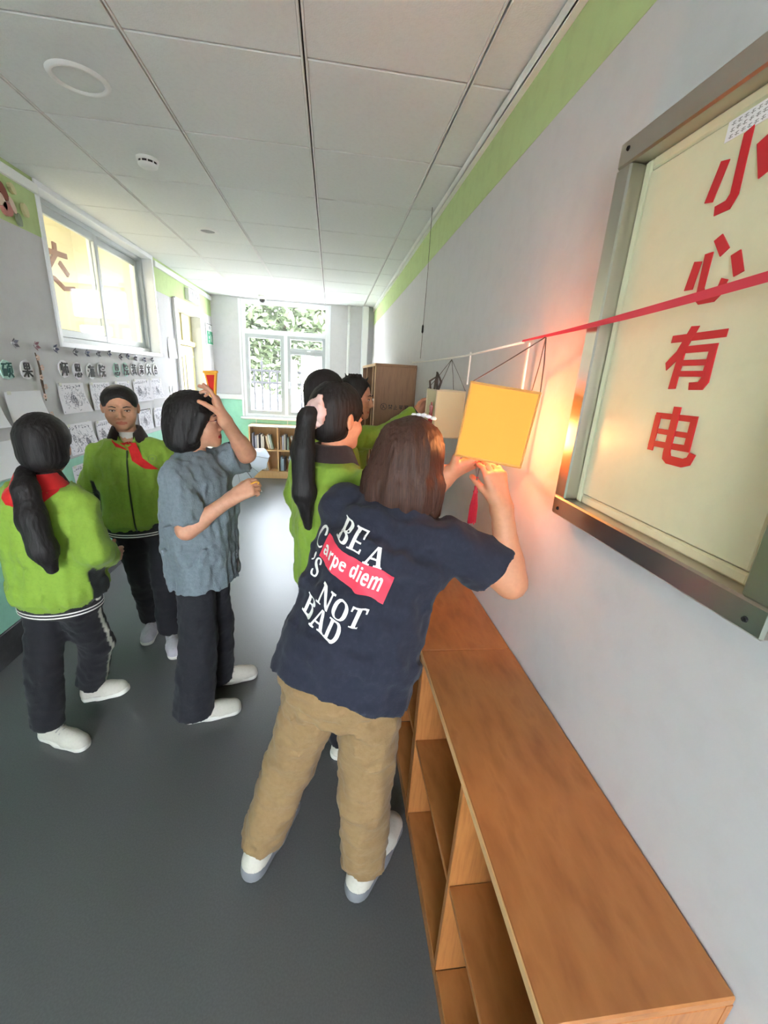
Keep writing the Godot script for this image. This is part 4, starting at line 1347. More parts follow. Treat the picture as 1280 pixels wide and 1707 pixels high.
	# surface nets appended to acc: {v: PackedVector3Array, i: PackedInt32Array}
	func net(acc: Dictionary) -> void:
		var V: PackedVector3Array = acc.v
		var I: PackedInt32Array = acc.i
		acc.v = null
		acc.i = null
		var id := PackedInt32Array()
		id.resize(d.size())
		id.fill(-1)
		var cells := PackedInt32Array()
		var sy := nx
		var sz := nx * ny
		var off := PackedInt32Array([0, 1, sy, sy + 1, sz, sz + 1, sz + sy, sz + sy + 1])
		var ea := PackedInt32Array([0, 2, 4, 6, 0, 1, 4, 5, 0, 1, 2, 3])
		var eb := PackedInt32Array([1, 3, 5, 7, 2, 3, 6, 7, 4, 5, 6, 7])
		var cp := PackedVector3Array([Vector3(0, 0, 0), Vector3(1, 0, 0), Vector3(0, 1, 0), Vector3(1, 1, 0), Vector3(0, 0, 1), Vector3(1, 0, 1), Vector3(0, 1, 1), Vector3(1, 1, 1)])
		var lim := 3.0 * h
		var c := PackedFloat32Array()
		c.resize(8)
		for z in nz - 1:
			for y in ny - 1:
				var at := z * sz + y * sy
				for x in nx - 1:
					var v0 := d[at]
					if v0 < lim and v0 > -lim:
						var neg := 0
						for k in 8:
							var v := d[at + off[k]]
							c[k] = v
							if v < 0.0: neg += 1
						if neg > 0 and neg < 8:
							var sum := Vector3.ZERO
							var n := 0
							for k in 12:
								var a := c[ea[k]]
								var b := c[eb[k]]
								if (a < 0.0) != (b < 0.0):
									sum += cp[ea[k]].lerp(cp[eb[k]], a / (a - b))
									n += 1
							id[at] = V.size()
							cells.append(at)
							V.append(o + (Vector3(x, y, z) + sum / n) * h)
					at += 1
		for at in cells:
			var s := d[at] < 0.0
			for ax in 3:
				var st: int = [1, sy, sz][ax]
				if (d[at + st] < 0.0) == s:
					continue
				var p: int = [sy, sz, 1][ax]
				var q: int = [sz, 1, sy][ax]
				if at - p - q < 0:
					continue
				var i0 := id[at - p - q]
				var i1 := id[at - q]
				var i2 := id[at]
				var i3 := id[at - p]
				if i0 < 0 or i1 < 0 or i2 < 0 or i3 < 0:
					continue
				if s:
					I.append_array([i0, i2, i1, i0, i3, i2])
				else:
					I.append_array([i0, i1, i2, i0, i2, i3])
		acc.v = V
		acc.i = I

func skin() -> Dictionary:
	return {"v": PackedVector3Array(), "i": PackedInt32Array()}

# paint: a function that gives each vertex a linear colour
func skinned(acc: Dictionary, paint = null) -> ArrayMesh:
	var ar := []
	ar.resize(Mesh.ARRAY_MAX)
	ar[Mesh.ARRAY_VERTEX] = acc.v
	ar[Mesh.ARRAY_INDEX] = acc.i
	if paint != null:
		var cs := PackedColorArray()
		cs.resize(acc.v.size())
		for k in acc.v.size():
			cs[k] = paint.call(acc.v[k])
		ar[Mesh.ARRAY_COLOR] = cs
	var am := ArrayMesh.new()
	am.add_surface_from_arrays(Mesh.PRIMITIVE_TRIANGLES, ar)
	var s := SurfaceTool.new()
	s.create_from(am, 0)
	s.generate_normals()
	return s.commit()

func meshed(f: Field, paint = null) -> ArrayMesh:
	var a := skin()
	f.net(a)
	return skinned(a, paint)

func folds(sd: int, freq := 1.0) -> FastNoiseLite:
	var f := FastNoiseLite.new()
	f.noise_type = FastNoiseLite.TYPE_SIMPLEX_SMOOTH
	f.frequency = freq
	f.fractal_octaves = 2
	f.seed = sd
	return f

# five fingers on a palm: dir towards the fingers, pal the way the palm faces, thumb the side of the thumb
func hand(F: Field, w: Vector3, dir: Vector3, pal: Vector3, thumb: Vector3, curl: Array, sz := 1.0, spread := 0.0) -> void:
	dir = dir.normalized()
	pal = (pal - dir * pal.dot(dir)).normalized()
	var ac := dir.cross(pal).normalized()
	if ac.dot(thumb) < 0.0: ac = -ac
	var offs := [0.029, 0.0095, -0.0095, -0.027]
	var long := [0.068, 0.076, 0.07, 0.055]
	var kn := []
	for i in 4:
		var k: Vector3 = w + (dir * (0.088 - 0.004 * absf(i - 1.0)) + ac * offs[i]) * sz
		kn.append(k)
		F.cap(w + ac * offs[i] * 0.55 * sz, k, 0.0145 * sz, 0.011 * sz, 0.016 * sz)
	F.cap(w + (dir * 0.02 + ac * 0.018) * sz, w + (dir * 0.07 + ac * 0.014 + pal * 0.006) * sz, 0.015 * sz, 0.013 * sz, 0.014 * sz)
	for i in 4:
		var p: Vector3 = kn[i]
		var a: float = curl[i]
		var ang := 0.0
		var side: Vector3 = ac * (spread * (1.5 - i) * 0.3)
		var r := [0.0088, 0.009, 0.0086, 0.0076]
		for j in 3:
			ang += a * [0.8, 1.1, 0.8][j]
			var dd := (dir * cos(ang) + pal * sin(ang) + side).normalized()
			var q: Vector3 = p + dd * long[i] * [0.46, 0.3, 0.24][j] * sz
			var r0: float = r[i] * [1.0, 0.93, 0.86][j] * sz
			F.cap(p, q, r0, r0 * 0.92, 0.0035 * sz)
			p = q
	var tb := w + (dir * 0.022 + ac * 0.026 + pal * 0.004) * sz
	var grip := clampf((curl[4] - 0.6) * 2.5, 0.0, 1.0)
	var d0 := (dir * lerpf(0.62, 0.85, grip) + ac * lerpf(0.7, 0.3, grip) + pal * lerpf(0.35, 0.6, grip)).normalized()
	var d1 := d0.lerp(dir + pal * curl[4], 0.45).normalized()
	var d2 := d0.lerp(dir + pal * curl[4] * 1.6 - ac * 0.25, 0.7).normalized()
	var t1 := tb + d0 * 0.04 * sz
	var t2 := t1 + d1 * 0.031 * sz
	F.cap(tb, t1, 0.0135 * sz, 0.011 * sz, 0.012 * sz)
	F.cap(t1, t2, 0.0108 * sz, 0.0098 * sz, 0.004 * sz)
	F.cap(t2, t2 + d2 * 0.024 * sz, 0.0098 * sz, 0.0085 * sz, 0.003 * sz)

func face_scale(s: float, round_face: float) -> Vector3:
	return Vector3(1.0 + 0.08 * round_face, 1.0 - 0.07 * round_face, 1.0) * s

# a head with a face; c is its middle at eye height, columns of b: right hand side, up, forward
func head(F: Field, c: Vector3, b: Basis, s := 1.0, round_face := 0.0, female := false) -> void:
	var sv := face_scale(s, round_face)
	var P := func(x: float, y: float, z: float) -> Vector3: return c + b * (Vector3(x, y, z) * sv)
	F.ell(P.call(0, 0.032, -0.014), Vector3(0.075, 0.087, 0.094) * sv, b, 0.01)
	F.ell(P.call(0, -0.03, 0.022), Vector3(0.063 + 0.004 * round_face, 0.078, 0.066) * sv, b, 0.03 * s)
	F.ell(P.call(0, -0.072, 0.038), Vector3(0.043 + 0.008 * round_face, 0.038, 0.046) * sv, b, 0.03 * s)
	F.cap(P.call(-0.012, -0.1, 0.068), P.call(0.012, -0.1, 0.068), 0.017 * s, 0.017 * s, 0.025 * s)
	for k in [-1.0, 1.0]:
		F.ell(P.call(0.038 * k, -0.035, 0.058), Vector3(0.024, 0.022, 0.022) * s * (1.0 + 0.15 * round_face), b, 0.02 * s)
		F.ell(P.call(0.031 * k, 0.003, 0.096), Vector3(0.02, 0.0105, 0.014) * s, b, 0.012 * s, true)
		F.cap(P.call(0.014 * k, 0.021, 0.084), P.call(0.045 * k, 0.021, 0.07), 0.008 * s, 0.006 * s, 0.014 * s)
		# eyeball region with lids
		F.ell(P.call(0.031 * k, 0.0, 0.0775), Vector3(0.0135, 0.0105, 0.012) * s, b, 0.004 * s)
		# ear
		F.ell(P.call(0.077 * k, -0.008, -0.008), Vector3(0.009, 0.031, 0.019) * s, b * Basis(Vector3.UP, -0.35 * k), 0.008 * s)
		F.ell(P.call(0.0845 * k, -0.006, 0.0), Vector3(0.006, 0.016, 0.009) * s, b, 0.006 * s, true)
		F.ell(P.call(0.0135 * k, -0.04, 0.091), Vector3(0.009, 0.0075, 0.01) * s, b, 0.006 * s)
	F.cap(P.call(0, 0.012, 0.086), P.call(0, -0.032, 0.102), 0.0075 * s, 0.0105 * s, 0.012 * s)
	F.cap(P.call(-0.017, -0.067, 0.082), P.call(0.017, -0.067, 0.082), 0.006 * s, 0.006 * s, 0.006 * s)
	F.cap(P.call(-0.013, -0.0775, 0.082), P.call(0.013, -0.0775, 0.082), 0.0072 * s, 0.0072 * s, 0.005 * s)

# a triangle soup cut into small pieces and laid on a field's surface as a thin print
func print_on(f: Field, tri: PackedVector3Array, n: Vector3, lift: float, most := 0.014) -> SurfaceTool:
	var todo := []
	for i in range(0, tri.size(), 3):
		todo.append([tri[i], tri[i + 1], tri[i + 2]])
	var out := []
	while todo.size():
		var t: Array = todo.pop_back()
		var l0: float = t[0].distance_to(t[1])
		var l1: float = t[1].distance_to(t[2])
		var l2: float = t[2].distance_to(t[0])
		var mx := maxf(l0, maxf(l1, l2))
		if mx < most:
			out.append(t)
		elif mx == l0:
			var m: Vector3 = (t[0] + t[1]) * 0.5
			todo.append([t[0], m, t[2]])
			todo.append([m, t[1], t[2]])
		elif mx == l1:
			var m: Vector3 = (t[1] + t[2]) * 0.5
			todo.append([t[0], t[1], m])
			todo.append([t[0], m, t[2]])
		else:
			var m: Vector3 = (t[2] + t[0]) * 0.5
			todo.append([t[0], t[1], m])
			todo.append([m, t[1], t[2]])
	var s := begin(true)
	var seen := {}
	for t in out:
		var q := []
		for p in t:
			var key := Vector3i(p * 20000.0)
			if not seen.has(key):
				seen[key] = f.land(p, n, lift)
			q.append(seen[key])
		if q.all(func(w): return w.is_finite()):
			poly(s, q, -n)
	return s

# flat letters as triangles; o lower left, u along the line, v up
func letters(text: String, serif: bool, size: float, o: Vector3, u: Vector3, v: Vector3, stretch := 1.0) -> PackedVector3Array:
	var tm := TextMesh.new()
	var sf := SystemFont.new()
	sf.font_names = PackedStringArray(["Droid Serif" if serif else "Droid Sans"])
	sf.font_weight = 700
	tm.font = sf
	tm.text = text
	tm.font_size = 64
	tm.pixel_size = 1.0 / 64.0
	tm.depth = 0.0
	tm.curve_step = 2.0
	tm.horizontal_alignment = HORIZONTAL_ALIGNMENT_LEFT
	tm.vertical_alignment = VERTICAL_ALIGNMENT_BOTTOM
	var a := tm.get_mesh_arrays()
	var vs: PackedVector3Array = a[Mesh.ARRAY_VERTEX]
	var out := PackedVector3Array()
	var ix = a[Mesh.ARRAY_INDEX]
	var n: int = ix.size() if ix != null and ix.size() else vs.size()
	var low := Vector2(1e9, 1e9)
	for p in vs:
		low = low.min(Vector2(p.x, p.y))
	for k in n:
		var p: Vector3 = vs[ix[k]] if ix != null and ix.size() else vs[k]
		out.append(o + u * ((p.x - low.x) * size * stretch) + v * ((p.y - low.y) * size))
	return out
# joints of an upright figure of height H standing at p and facing f
func stand(H: float, p: Vector3, f: Vector3, wide := 1.0) -> Dictionary:
	f = f.normalized()
	var r := f.cross(Vector3.UP).normalized()
	var J := {"H": H, "f": f, "r": r, "hf": f, "hu": Vector3.UP, "p": p}
	J.pelvis = p + Vector3.UP * H * 0.53
	J.neck = p + Vector3.UP * H * 0.835 - f * 0.01
	J.head = p + Vector3.UP * (H - 0.118) + f * 0.015
	for q in [["R", 1.0], ["L", -1.0]]:
		var k: float = q[1]
		J["sh" + q[0]] = p + Vector3.UP * H * 0.788 + r * (k * H * 0.102 * wide)
		J["el" + q[0]] = p + Vector3.UP * H * 0.62 + r * (k * H * 0.135 * wide) - f * 0.02
		J["wr" + q[0]] = p + Vector3.UP * H * 0.49 + r * (k * H * 0.13 * wide) + f * 0.06
		J["hip" + q[0]] = p + Vector3.UP * H * 0.52 + r * (k * H * 0.052)
		J["kn" + q[0]] = p + Vector3.UP * H * 0.275 + r * (k * H * 0.055) + f * 0.015
		J["an" + q[0]] = p + Vector3.UP * 0.085 + r * (k * H * 0.055)
		J["toe" + q[0]] = (f + r * k * 0.15).normalized()
		J["hd" + q[0]] = Vector3.DOWN
		J["pal" + q[0]] = -r * k
		J["th" + q[0]] = f
		J["curl" + q[0]] = [0.35, 0.4, 0.45, 0.5, 0.3]
	return J

func bounds(J: Dictionary, keys: Array, m: float) -> Array:
	var lo := Vector3(99, 99, 99)
	var hi := -lo
	for k in keys:
		lo = lo.min(J[k])
		hi = hi.max(J[k])
	return [lo - Vector3(m, m, m), hi + Vector3(m, m, m)]

func head_basis(J: Dictionary) -> Basis:
	var f: Vector3 = J.hf.normalized()
	var x: Vector3 = J.hu.cross(f).normalized()
	return Basis(x, f.cross(x), f)

# the body: one mesh, with finer grids for the hands and the head
func body(t: Node3D, J: Dictionary, tone: Color, o := {}) -> void:
	var acc := skin()
	var q := bounds(J, ["pelvis", "neck", "elR", "elL", "wrR", "wrL", "anR", "anL", "shR", "shL"], 0.14)
	q[0].y = -0.02
	var F := Field.new(q[0], q[1], 0.013)
	var H: float = J.H
	var thin: float = o.get("thin", 1.0)
	F.loft([[J.pelvis - Vector3.UP * 0.06, J.r, 0.13 * thin, 0.09 * thin], [J.pelvis.lerp(J.neck, 0.35), J.r, 0.12 * thin, 0.08 * thin], [J.pelvis.lerp(J.neck, 0.75), J.r, 0.135 * thin, 0.088 * thin], [J.neck, J.r, 0.06, 0.05]], 0.03)
	var arm: float = o.get("arm", 1.0)
	for k in ["R", "L"]:
		F.cap(J["sh" + k], J["el" + k], 0.044 * arm, 0.037 * arm, 0.03)
		F.cap(J["el" + k], J["wr" + k], 0.037 * arm, 0.026 * arm, 0.012)
		var mid: Vector3 = J["el" + k].lerp(J["wr" + k], 0.3)
		F.cap(J["el" + k], mid, 0.037 * arm, 0.037 * arm, 0.02)
		F.cap(J["hip" + k], J["kn" + k], 0.068, 0.048, 0.03)
		F.cap(J["kn" + k], J["an" + k], 0.046, 0.032, 0.012)
		F.cap(J["an" + k] - Vector3.UP * 0.035, J["an" + k] - Vector3.UP * 0.035 + J["toe" + k] * 0.12, 0.028, 0.022, 0.02)
	F.cap(J.neck - (J.head - J.neck) * 0.1, J.head, o.get("nk", 0.05), o.get("nk", 0.05) * 0.96, 0.03)
	F.net(acc)
	for k in ["R", "L"]:
		var w: Vector3 = J["wr" + k]
		var hm := Vector3.ONE * 0.2
		var G := Field.new(w - hm, w + hm, o.get("hc", 0.0045))
		var fore: Vector3 = (w - J["el" + k]).normalized()
		G.cap(w - fore * 0.07, w, 0.0285 * arm, 0.0262 * arm, 0.01)
		G.cap(w - fore * 0.005, w + J["hd" + k].normalized() * 0.02, 0.0262 * arm, 0.021, 0.014)
		hand(G, w + J["hd" + k].normalized() * 0.012, J["hd" + k], J["pal" + k], J["th" + k], J["curl" + k], o.get("hs", 1.0))
		G.net(acc)
	var b := head_basis(J)
	var hs: float = o.get("head", 1.0)
	var G2 := Field.new(J.head - Vector3.ONE * 0.15, J.head + Vector3.ONE * 0.15, o.get("fc", 0.005))
	head(G2, J.head, b, hs, o.get("round", 0.0))
	G2.cap(J.neck, J.head - b.z * 0.02 * hs, o.get("nk", 0.05), o.get("nk", 0.05) * 0.98, 0.025)
	G2.net(acc)
	var lip: Color = Color(tone.r * 0.86, tone.g * 0.5, tone.b * 0.5) if not o.has("lip") else o.lip
	var inv := b.transposed()
	var sv := face_scale(hs, o.get("round", 0.0))
	var hc: Vector3 = J.head
	var paint := func(p: Vector3) -> Color:
		var w: Vector3 = inv * (p - hc) / sv
		if w.z > 0.06 and w.z < 0.098 and absf(w.x) < 0.024 and absf(w.y + 0.0725) < 0.0115 - absf(w.x) * 0.28:
			return lip
		return tone
	put("body", skinned(acc, paint), M.skin, t)
	if o.get("face", true):
		for k in [-1.0, 1.0]:
			var ew := func(x: float, y: float, z: float) -> Vector3: return hc + b * (Vector3(x * k, y, z) * sv)
			var s := begin(true)
			ball(s, ew.call(0.031, 0.0005, 0.0835), b, Vector3(0.0125, 0.0042 * o.get("open", 1.0), 0.0065) * hs)
			var eye := put("eye", s, M.eye_white, t)
			s = begin(true)
			ball(s, ew.call(0.031, 0.0005, 0.0868), b, Vector3(0.0052, 0.0043 * o.get("open", 1.0), 0.0042) * hs)
			put("iris", s, M.iris, eye)
			s = begin(true)
			tube(s, [ew.call(0.0175, 0.003, 0.0875), ew.call(0.031, 0.0068, 0.0905), ew.call(0.0455, 0.003, 0.0815)], 0.0016 * hs, 5)
			put("eyelid", s, M.hair_black, eye)
			s = begin(true)
			tube(s, [ew.call(0.0145, 0.022, 0.0955), ew.call(0.031, 0.0275, 0.0925), ew.call(0.048, 0.0215, 0.0805)], [0.0024 * hs, 0.003 * hs, 0.0012 * hs], 6)
			put("eyebrow", s, M.hair_black, t)

func ball(s: SurfaceTool, c: Vector3, b: Basis, r: Vector3, n := 12) -> void:
	for i in n:
		for j in n / 2:
			var v := []
			for q in [[0, 0], [1, 0], [1, 1], [0, 1]]:
				var a: float = TAU * (i + q[0]) / n
				var e: float = PI * (j + q[1]) / (n / 2)
				v.append(c + b * (Vector3(cos(a) * sin(e), cos(e), sin(a) * sin(e)) * r))
			if j == 0: v.remove_at(0)
			elif j == n / 2 - 1: v.remove_at(2)
			poly(s, v, v[0] + v[1] + v[2] - c * 3.0)

func trousers(t: Node3D, J: Dictionary, m: Material, o := {}) -> Field:
	var q := bounds(J, ["hipR", "hipL", "knR", "knL", "anR", "anL"], 0.2)
	q[1].y = J.pelvis.y + o.get("rise", 0.1) + 0.02
	q[0].y = 0.0
	var F := Field.new(q[0], q[1], o.get("cell", 0.011))
	var a: float = o.get("thigh", 0.09)
	var b: float = o.get("knee", 0.072)
	var c: float = o.get("cuff", 0.068)
	var w: float = o.get("hipw", 0.165)
	var dp: float = o.get("hipd", 0.125)
	var up: Vector3 = J.pelvis + Vector3.UP * o.get("rise", 0.1)
	F.loft([[J.pelvis - Vector3.UP * 0.09, J.r, w * 0.95, dp * 0.95], [J.pelvis, J.r, w, dp], [up, J.r, w * 0.93, dp * 0.9]], 0.04)
	for k in ["R", "L"]:
		F.cap(J["hip" + k] - Vector3.UP * 0.05, J["kn" + k], a, b, 0.035)
		F.cap(J["kn" + k], J["an" + k] + (J["an" + k] - J["kn" + k]).normalized() * 0.05, b, c, 0.02)
	var nz := folds(o.get("seed", 1))
	F.ruffle(nz, Vector3(9, 5, 9), 0.008)
	F.ruffle(nz, Vector3(14, 24, 14), o.get("crease", 0.005))
	F.ruffle(nz, Vector3(30, 9, 30), 0.004)
	for k in ["R", "L"]:
		var dir: Vector3 = (J["an" + k] - J["kn" + k]).normalized()
		F.cut(J["an" + k] + dir * o.get("drop", 0.0), dir, 0.16)
	put("trousers", meshed(F, o.get("paint")), m, t)
	return F

var shoe_cache := {}
# one shoe, heel at the origin's back, toe along +z; upper with its sole and laces
func shoe(t: Node3D, an: Vector3, dir: Vector3, style: String, pitch := 0.0, size := 1.0) -> void:
	if not shoe_cache.has(style):
		var thick: float = {"chunky": 0.044, "plain": 0.03, "grey": 0.026}[style]
		var U := Field.new(Vector3(-0.07, 0.0, -0.09), Vector3(0.07, 0.14, 0.22), 0.005)
		U.cap(Vector3(0, 0.035, -0.04), Vector3(0, 0.032, 0.15), 0.044, 0.04, 0.02, Vector3.RIGHT, 0.9)
		U.cap(Vector3(0, 0.035, 0.1), Vector3(0.004, 0.032, 0.155), 0.046, 0.036, 0.02)
		U.cap(Vector3(0, 0.04, -0.035), Vector3(0, 0.085, -0.028), 0.042, 0.037, 0.02, Vector3.RIGHT, 0.86)
		U.cap(Vector3(0, 0.06, 0.0), Vector3(0, 0.045, 0.11), 0.036, 0.03, 0.02, Vector3.RIGHT, 0.85)
		U.cut(Vector3(0, thick - 0.006, 0), Vector3.DOWN)
		U.cut(Vector3(0, 0.102, 0), Vector3(0, 1, 0.12).normalized())
		U.ell(Vector3(0, 0.115, -0.028), Vector3(0.028, 0.045, 0.04), Basis(), 0.006, true)
		var S := Field.new(Vector3(-0.08, -0.01, -0.1), Vector3(0.08, 0.08, 0.23), 0.005)
		S.cap(Vector3(0, 0.02, -0.045), Vector3(0, 0.02, 0.06), 0.047, 0.044, 0.02, Vector3.RIGHT, 0.88)
		S.cap(Vector3(0, 0.02, 0.05), Vector3(0.003, 0.02, 0.155), 0.045, 0.042, 0.02)
		S.cut(Vector3(0, 0.002, 0), Vector3(0, -1, 0))
		S.cut(Vector3(0, thick, 0), Vector3(0, 1, 0))
		var la := begin(true)
		for k in 4:
			var z := 0.03 + 0.018 * k
			var y := 0.094 - 0.0075 * k
			tube(la, [Vector3(-0.027, y - 0.006, z), Vector3(0, y + 0.008, z + 0.003), Vector3(0.027, y - 0.006, z)], 0.0032, 5)
		shoe_cache[style] = [meshed(U), meshed(S), commit(la)]
	var mm: Array = {"chunky": [M.shoe_white, M.sole_grey, M.shoe_lace], "plain": [M.shoe_white, M.sole_white, M.shoe_lace], "grey": [M.shoe_grey, M.sole_white, M.shoe_lace]}[style]
	var up := put("shoe", shoe_cache[style][0], mm[0], t)
	dir = Vector3(dir.x, 0, dir.z).normalized()
	var b := Basis(Vector3.UP.cross(dir), Vector3.UP, dir) * Basis(Vector3.RIGHT, pitch)
	up.transform = Transform3D(b.scaled(Vector3.ONE * size), Vector3(an.x, an.y - 0.085, an.z) + dir * 0.028)
	put("sole", shoe_cache[style][1], mm[1], up)
	put("laces", shoe_cache[style][2], mm[2], up)

func jacket(t: Node3D, J: Dictionary, m: Material, o := {}) -> Field:
	var q := bounds(J, ["pelvis", "neck", "elR", "elL", "wrR", "wrL", "shR", "shL"], 0.2)
	q[0].y = minf(J.pelvis.y - o.get("below", 0.05) - 0.04, minf(J.wrR.y, J.wrL.y) - 0.07)
	q[1].y = maxf(J.neck.y + 0.05, maxf(J.wrR.y, J.wrL.y) + 0.08)
	var F := Field.new(q[0], q[1], o.get("cell", 0.0105))
	var w: float = o.get("w", 0.18)
	var dp: float = o.get("d", 0.13)
	var hem: Vector3 = J.pelvis - Vector3.UP * o.get("below", 0.05)
	var sl: float = o.get("sleeve", 0.062)
	for k in ["R", "L"]:
		F.cap(J["sh" + k], J["el" + k], sl * 1.02, sl, 0.04)
		var out: Vector3 = (J["wr" + k] - J["el" + k]).normalized()
		F.cap(J["el" + k], J["wr" + k] - out * 0.02, sl, sl * 0.82, 0.02)
		F.cap(J["wr" + k] - out * 0.03, J["wr" + k] + out * 0.03, sl * 0.68, sl * 0.66, 0.012)
	for k in ["R", "L"]:
		var out: Vector3 = (J["wr" + k] - J["el" + k]).normalized()
		F.cut(J["wr" + k] + out * 0.012, out, 0.09)
	F.loft([[hem, J.r, w * 0.93, dp * 0.92], [hem.lerp(J.neck, 0.12), J.r, w * 1.05, dp * 1.08], [hem.lerp(J.neck, 0.5), J.r, w, dp], [hem.lerp(J.neck, 0.78), J.r, w * 0.95, dp * 0.93], [hem.lerp(J.neck, 0.93), J.r, w * 0.7, dp * 0.72], [J.neck + Vector3.UP * 0.005, J.r, 0.066, 0.064]], 0.035)
	F.ell(J.neck + J.f * 0.062 + Vector3.UP * 0.012, Vector3(0.036, 0.045, 0.04), Basis(), 0.012, true)
	var nz := folds(o.get("seed", 3))
	F.ruffle(nz, Vector3(7, 4, 7), 0.012)
	F.ruffle(nz, Vector3(20, 6, 20), 0.009)
	F.ruffle(nz, Vector3(34, 22, 34), 0.003)
	put("jacket", meshed(F, o.get("paint")), m, t)
	return F

# dark knitted bands with pale lines at hem and cuffs
func ribbing(t: Node3D, J: Dictionary, o := {}) -> void:
	var w: float = o.get("w", 0.18) * 0.94
	var dp: float = o.get("d", 0.13) * 0.93
	var hem: Vector3 = J.pelvis - Vector3.UP * o.get("below", 0.05)
	var f: Vector3 = J.f
	for k in 3:
		var s := begin(true)
		var y0: float = [-0.035, -0.026, -0.012][k]
		var y1: float = [0.02, -0.02, -0.006][k]
		var e: float = [0.0, 0.003, 0.003][k]
		for i in 40:
			var v := []
			for z in [[0, y0], [1, y0], [1, y1], [0, y1]]:
				var a: float = TAU * (i + z[0]) / 40.0
				v.append(hem + J.r * cos(a) * (w + e) + f * sin(a) * (dp + e) + Vector3.UP * z[1])
			poly(s, v, v[0] + v[1] - hem * 2.0)
		put("hem_band" if k == 0 else "hem_line", s, M.rib_dark if k == 0 else M.cord_white, t)
	for c in ["R", "L"]:
		var out: Vector3 = (J["wr" + c] - J["el" + c]).normalized()
		var s := begin(true)
		var r: float = o.get("sleeve", 0.062) * 0.62
		tube(s, [J["wr" + c] - out * 0.012, J["wr" + c] + out * 0.004, J["wr" + c] + out * 0.022], [r, r * 1.04, r * 0.9], 20)
		var cuff := put("cuff", s, M.rib_dark, t)
		s = begin(true)
		tube(s, [J["wr" + c] + out * 0.001, J["wr" + c] + out * 0.007], r * 1.09, 20, false)
		put("cuff_line", s, M.cord_white, cuff)

# turned-down collar: a ring round the neck that falls outward, points in front
func collar(t: Node3D, J: Dictionary, m: Material, wide := 0.075, tall := 0.05, gap := 0.5, called := "collar") -> void:
	var s := begin(true)
	var c: Vector3 = J.neck + Vector3.UP * 0.028
	var n := 30
	var ring := func(a: float, j: int) -> Vector3:
		# a = 0 in front; j runs from the inside top over the fold to the outer edge
		var d: Vector3 = J.f * cos(a) + J.r * sin(a)
		var front := pow(maxf(0.0, cos(a)), 2.0)
		var r: float = [0.052, 0.056, 0.066, 0.09 + 0.012 * front][j]
		var y: float = [-0.015, tall * 0.62, tall * 0.55, -0.028 - 0.035 * front][j]
		return c + d * r * (wide / 0.075) + Vector3.UP * (y - 0.045 * front) + J.f * (0.016 * front)
	for i in n:
		var a0: float = gap + (TAU - 2.0 * gap) * i / n
		var a1: float = gap + (TAU - 2.0 * gap) * (i + 1) / n
		for j in 3:
			var v := [ring.call(a0, j), ring.call(a1, j), ring.call(a1, j + 1), ring.call(a0, j + 1)]
			var outw: Vector3 = (v[0] + v[2]) * 0.5 - c
			poly(s, v, outw if j > 0 else -outw)
			if j == 2:
				poly(s, [v[0] - outw * 0.05, v[1] - outw * 0.05, v[2] - outw * 0.05, v[3] - outw * 0.05], -outw)
	put(called, s, m, t)

# short hair, cap of the skull cut at a hairline
func hair_field(J: Dictionary, hs: float, cell: float, m := 0.26) -> Field:
	return Field.new(J.head - Vector3(m, m + 0.1, m), J.head + Vector3(m, m * 0.75, m), cell)

func hair_cap(F: Field, J: Dictionary, b: Basis, hs: float, thick := 0.014, brow := 0.062, round_face := 0.0) -> void:
	var s := face_scale(hs, round_face)
	var P := func(x: float, y: float, z: float) -> Vector3: return J.head + b * (Vector3(x, y, z) * s)
	F.ell(P.call(0, 0.034, -0.017), Vector3(0.076 + thick, 0.088 + thick, 0.096 + thick) * s, b, 0.01)
	F.ell(P.call(0, -0.035, -0.045), Vector3(0.066 + thick * 0.8, 0.06, 0.062 + thick) * s, b, 0.03)
	# open the face, the ears and the nape
	F.ell(P.call(0, brow - 0.098, 0.088), Vector3(0.07, 0.1, 0.075) * s, b, 0.012, true)
	for k in [-1.0, 1.0]:
		F.ell(P.call(0.09 * k, -0.045, 0.035), Vector3(0.04, 0.052, 0.05) * s, b, 0.01, true)
		F.ell(P.call(0.1 * k, -0.012, -0.006), Vector3(0.042, 0.038, 0.027) * s, b, 0.006, true)
	F.cut(P.call(0, -0.085, -0.05), (b * Vector3(0, -1, 0.25)).normalized(), 0.3)

func strands(F: Field, sd: int, amp := 0.004) -> void:
	F.ruffle(folds(sd), Vector3(80, 7, 80), amp)

# red neckerchief behind and two ends in front, laid on the jacket
func scarf(t: Node3D, J: Dictionary, F: Field, shape: Array, back: bool) -> void:
	var f: Vector3 = J.f if back else -J.f
	var o: Vector3 = J.neck - f * 0.3
	var tri := PackedVector3Array()
	var pp := PackedVector2Array(shape)
	var ix := Geometry2D.triangulate_polygon(pp)
	var side: Vector3 = J.r if back else -J.r
	for k in ix:
		tri.append(o + side * pp[k].x + Vector3.UP * pp[k].y)
	put("red_scarf", print_on(F, tri, f, 0.007, 0.02), M.scarf, t)

func person(label: String, at: Vector3) -> Node3D:
	return base("person", label, "person", at)

# move the joints so that the node stands at its base
func rooted(J: Dictionary, at: Vector3) -> Dictionary:
	for k in J:
		if J[k] is Vector3 and not (k in ["f", "r", "hf", "hu", "p"] or k.begins_with("toe") or k.begins_with("hd") or k.begins_with("pal") or k.begins_with("th")):
			J[k] -= at
	return J
var LIME := Color8(134, 168, 58).srgb_to_linear()   # the school jacket

func lin(r: int, g: int, b: int) -> Color:
	return Color8(r, g, b).srgb_to_linear()

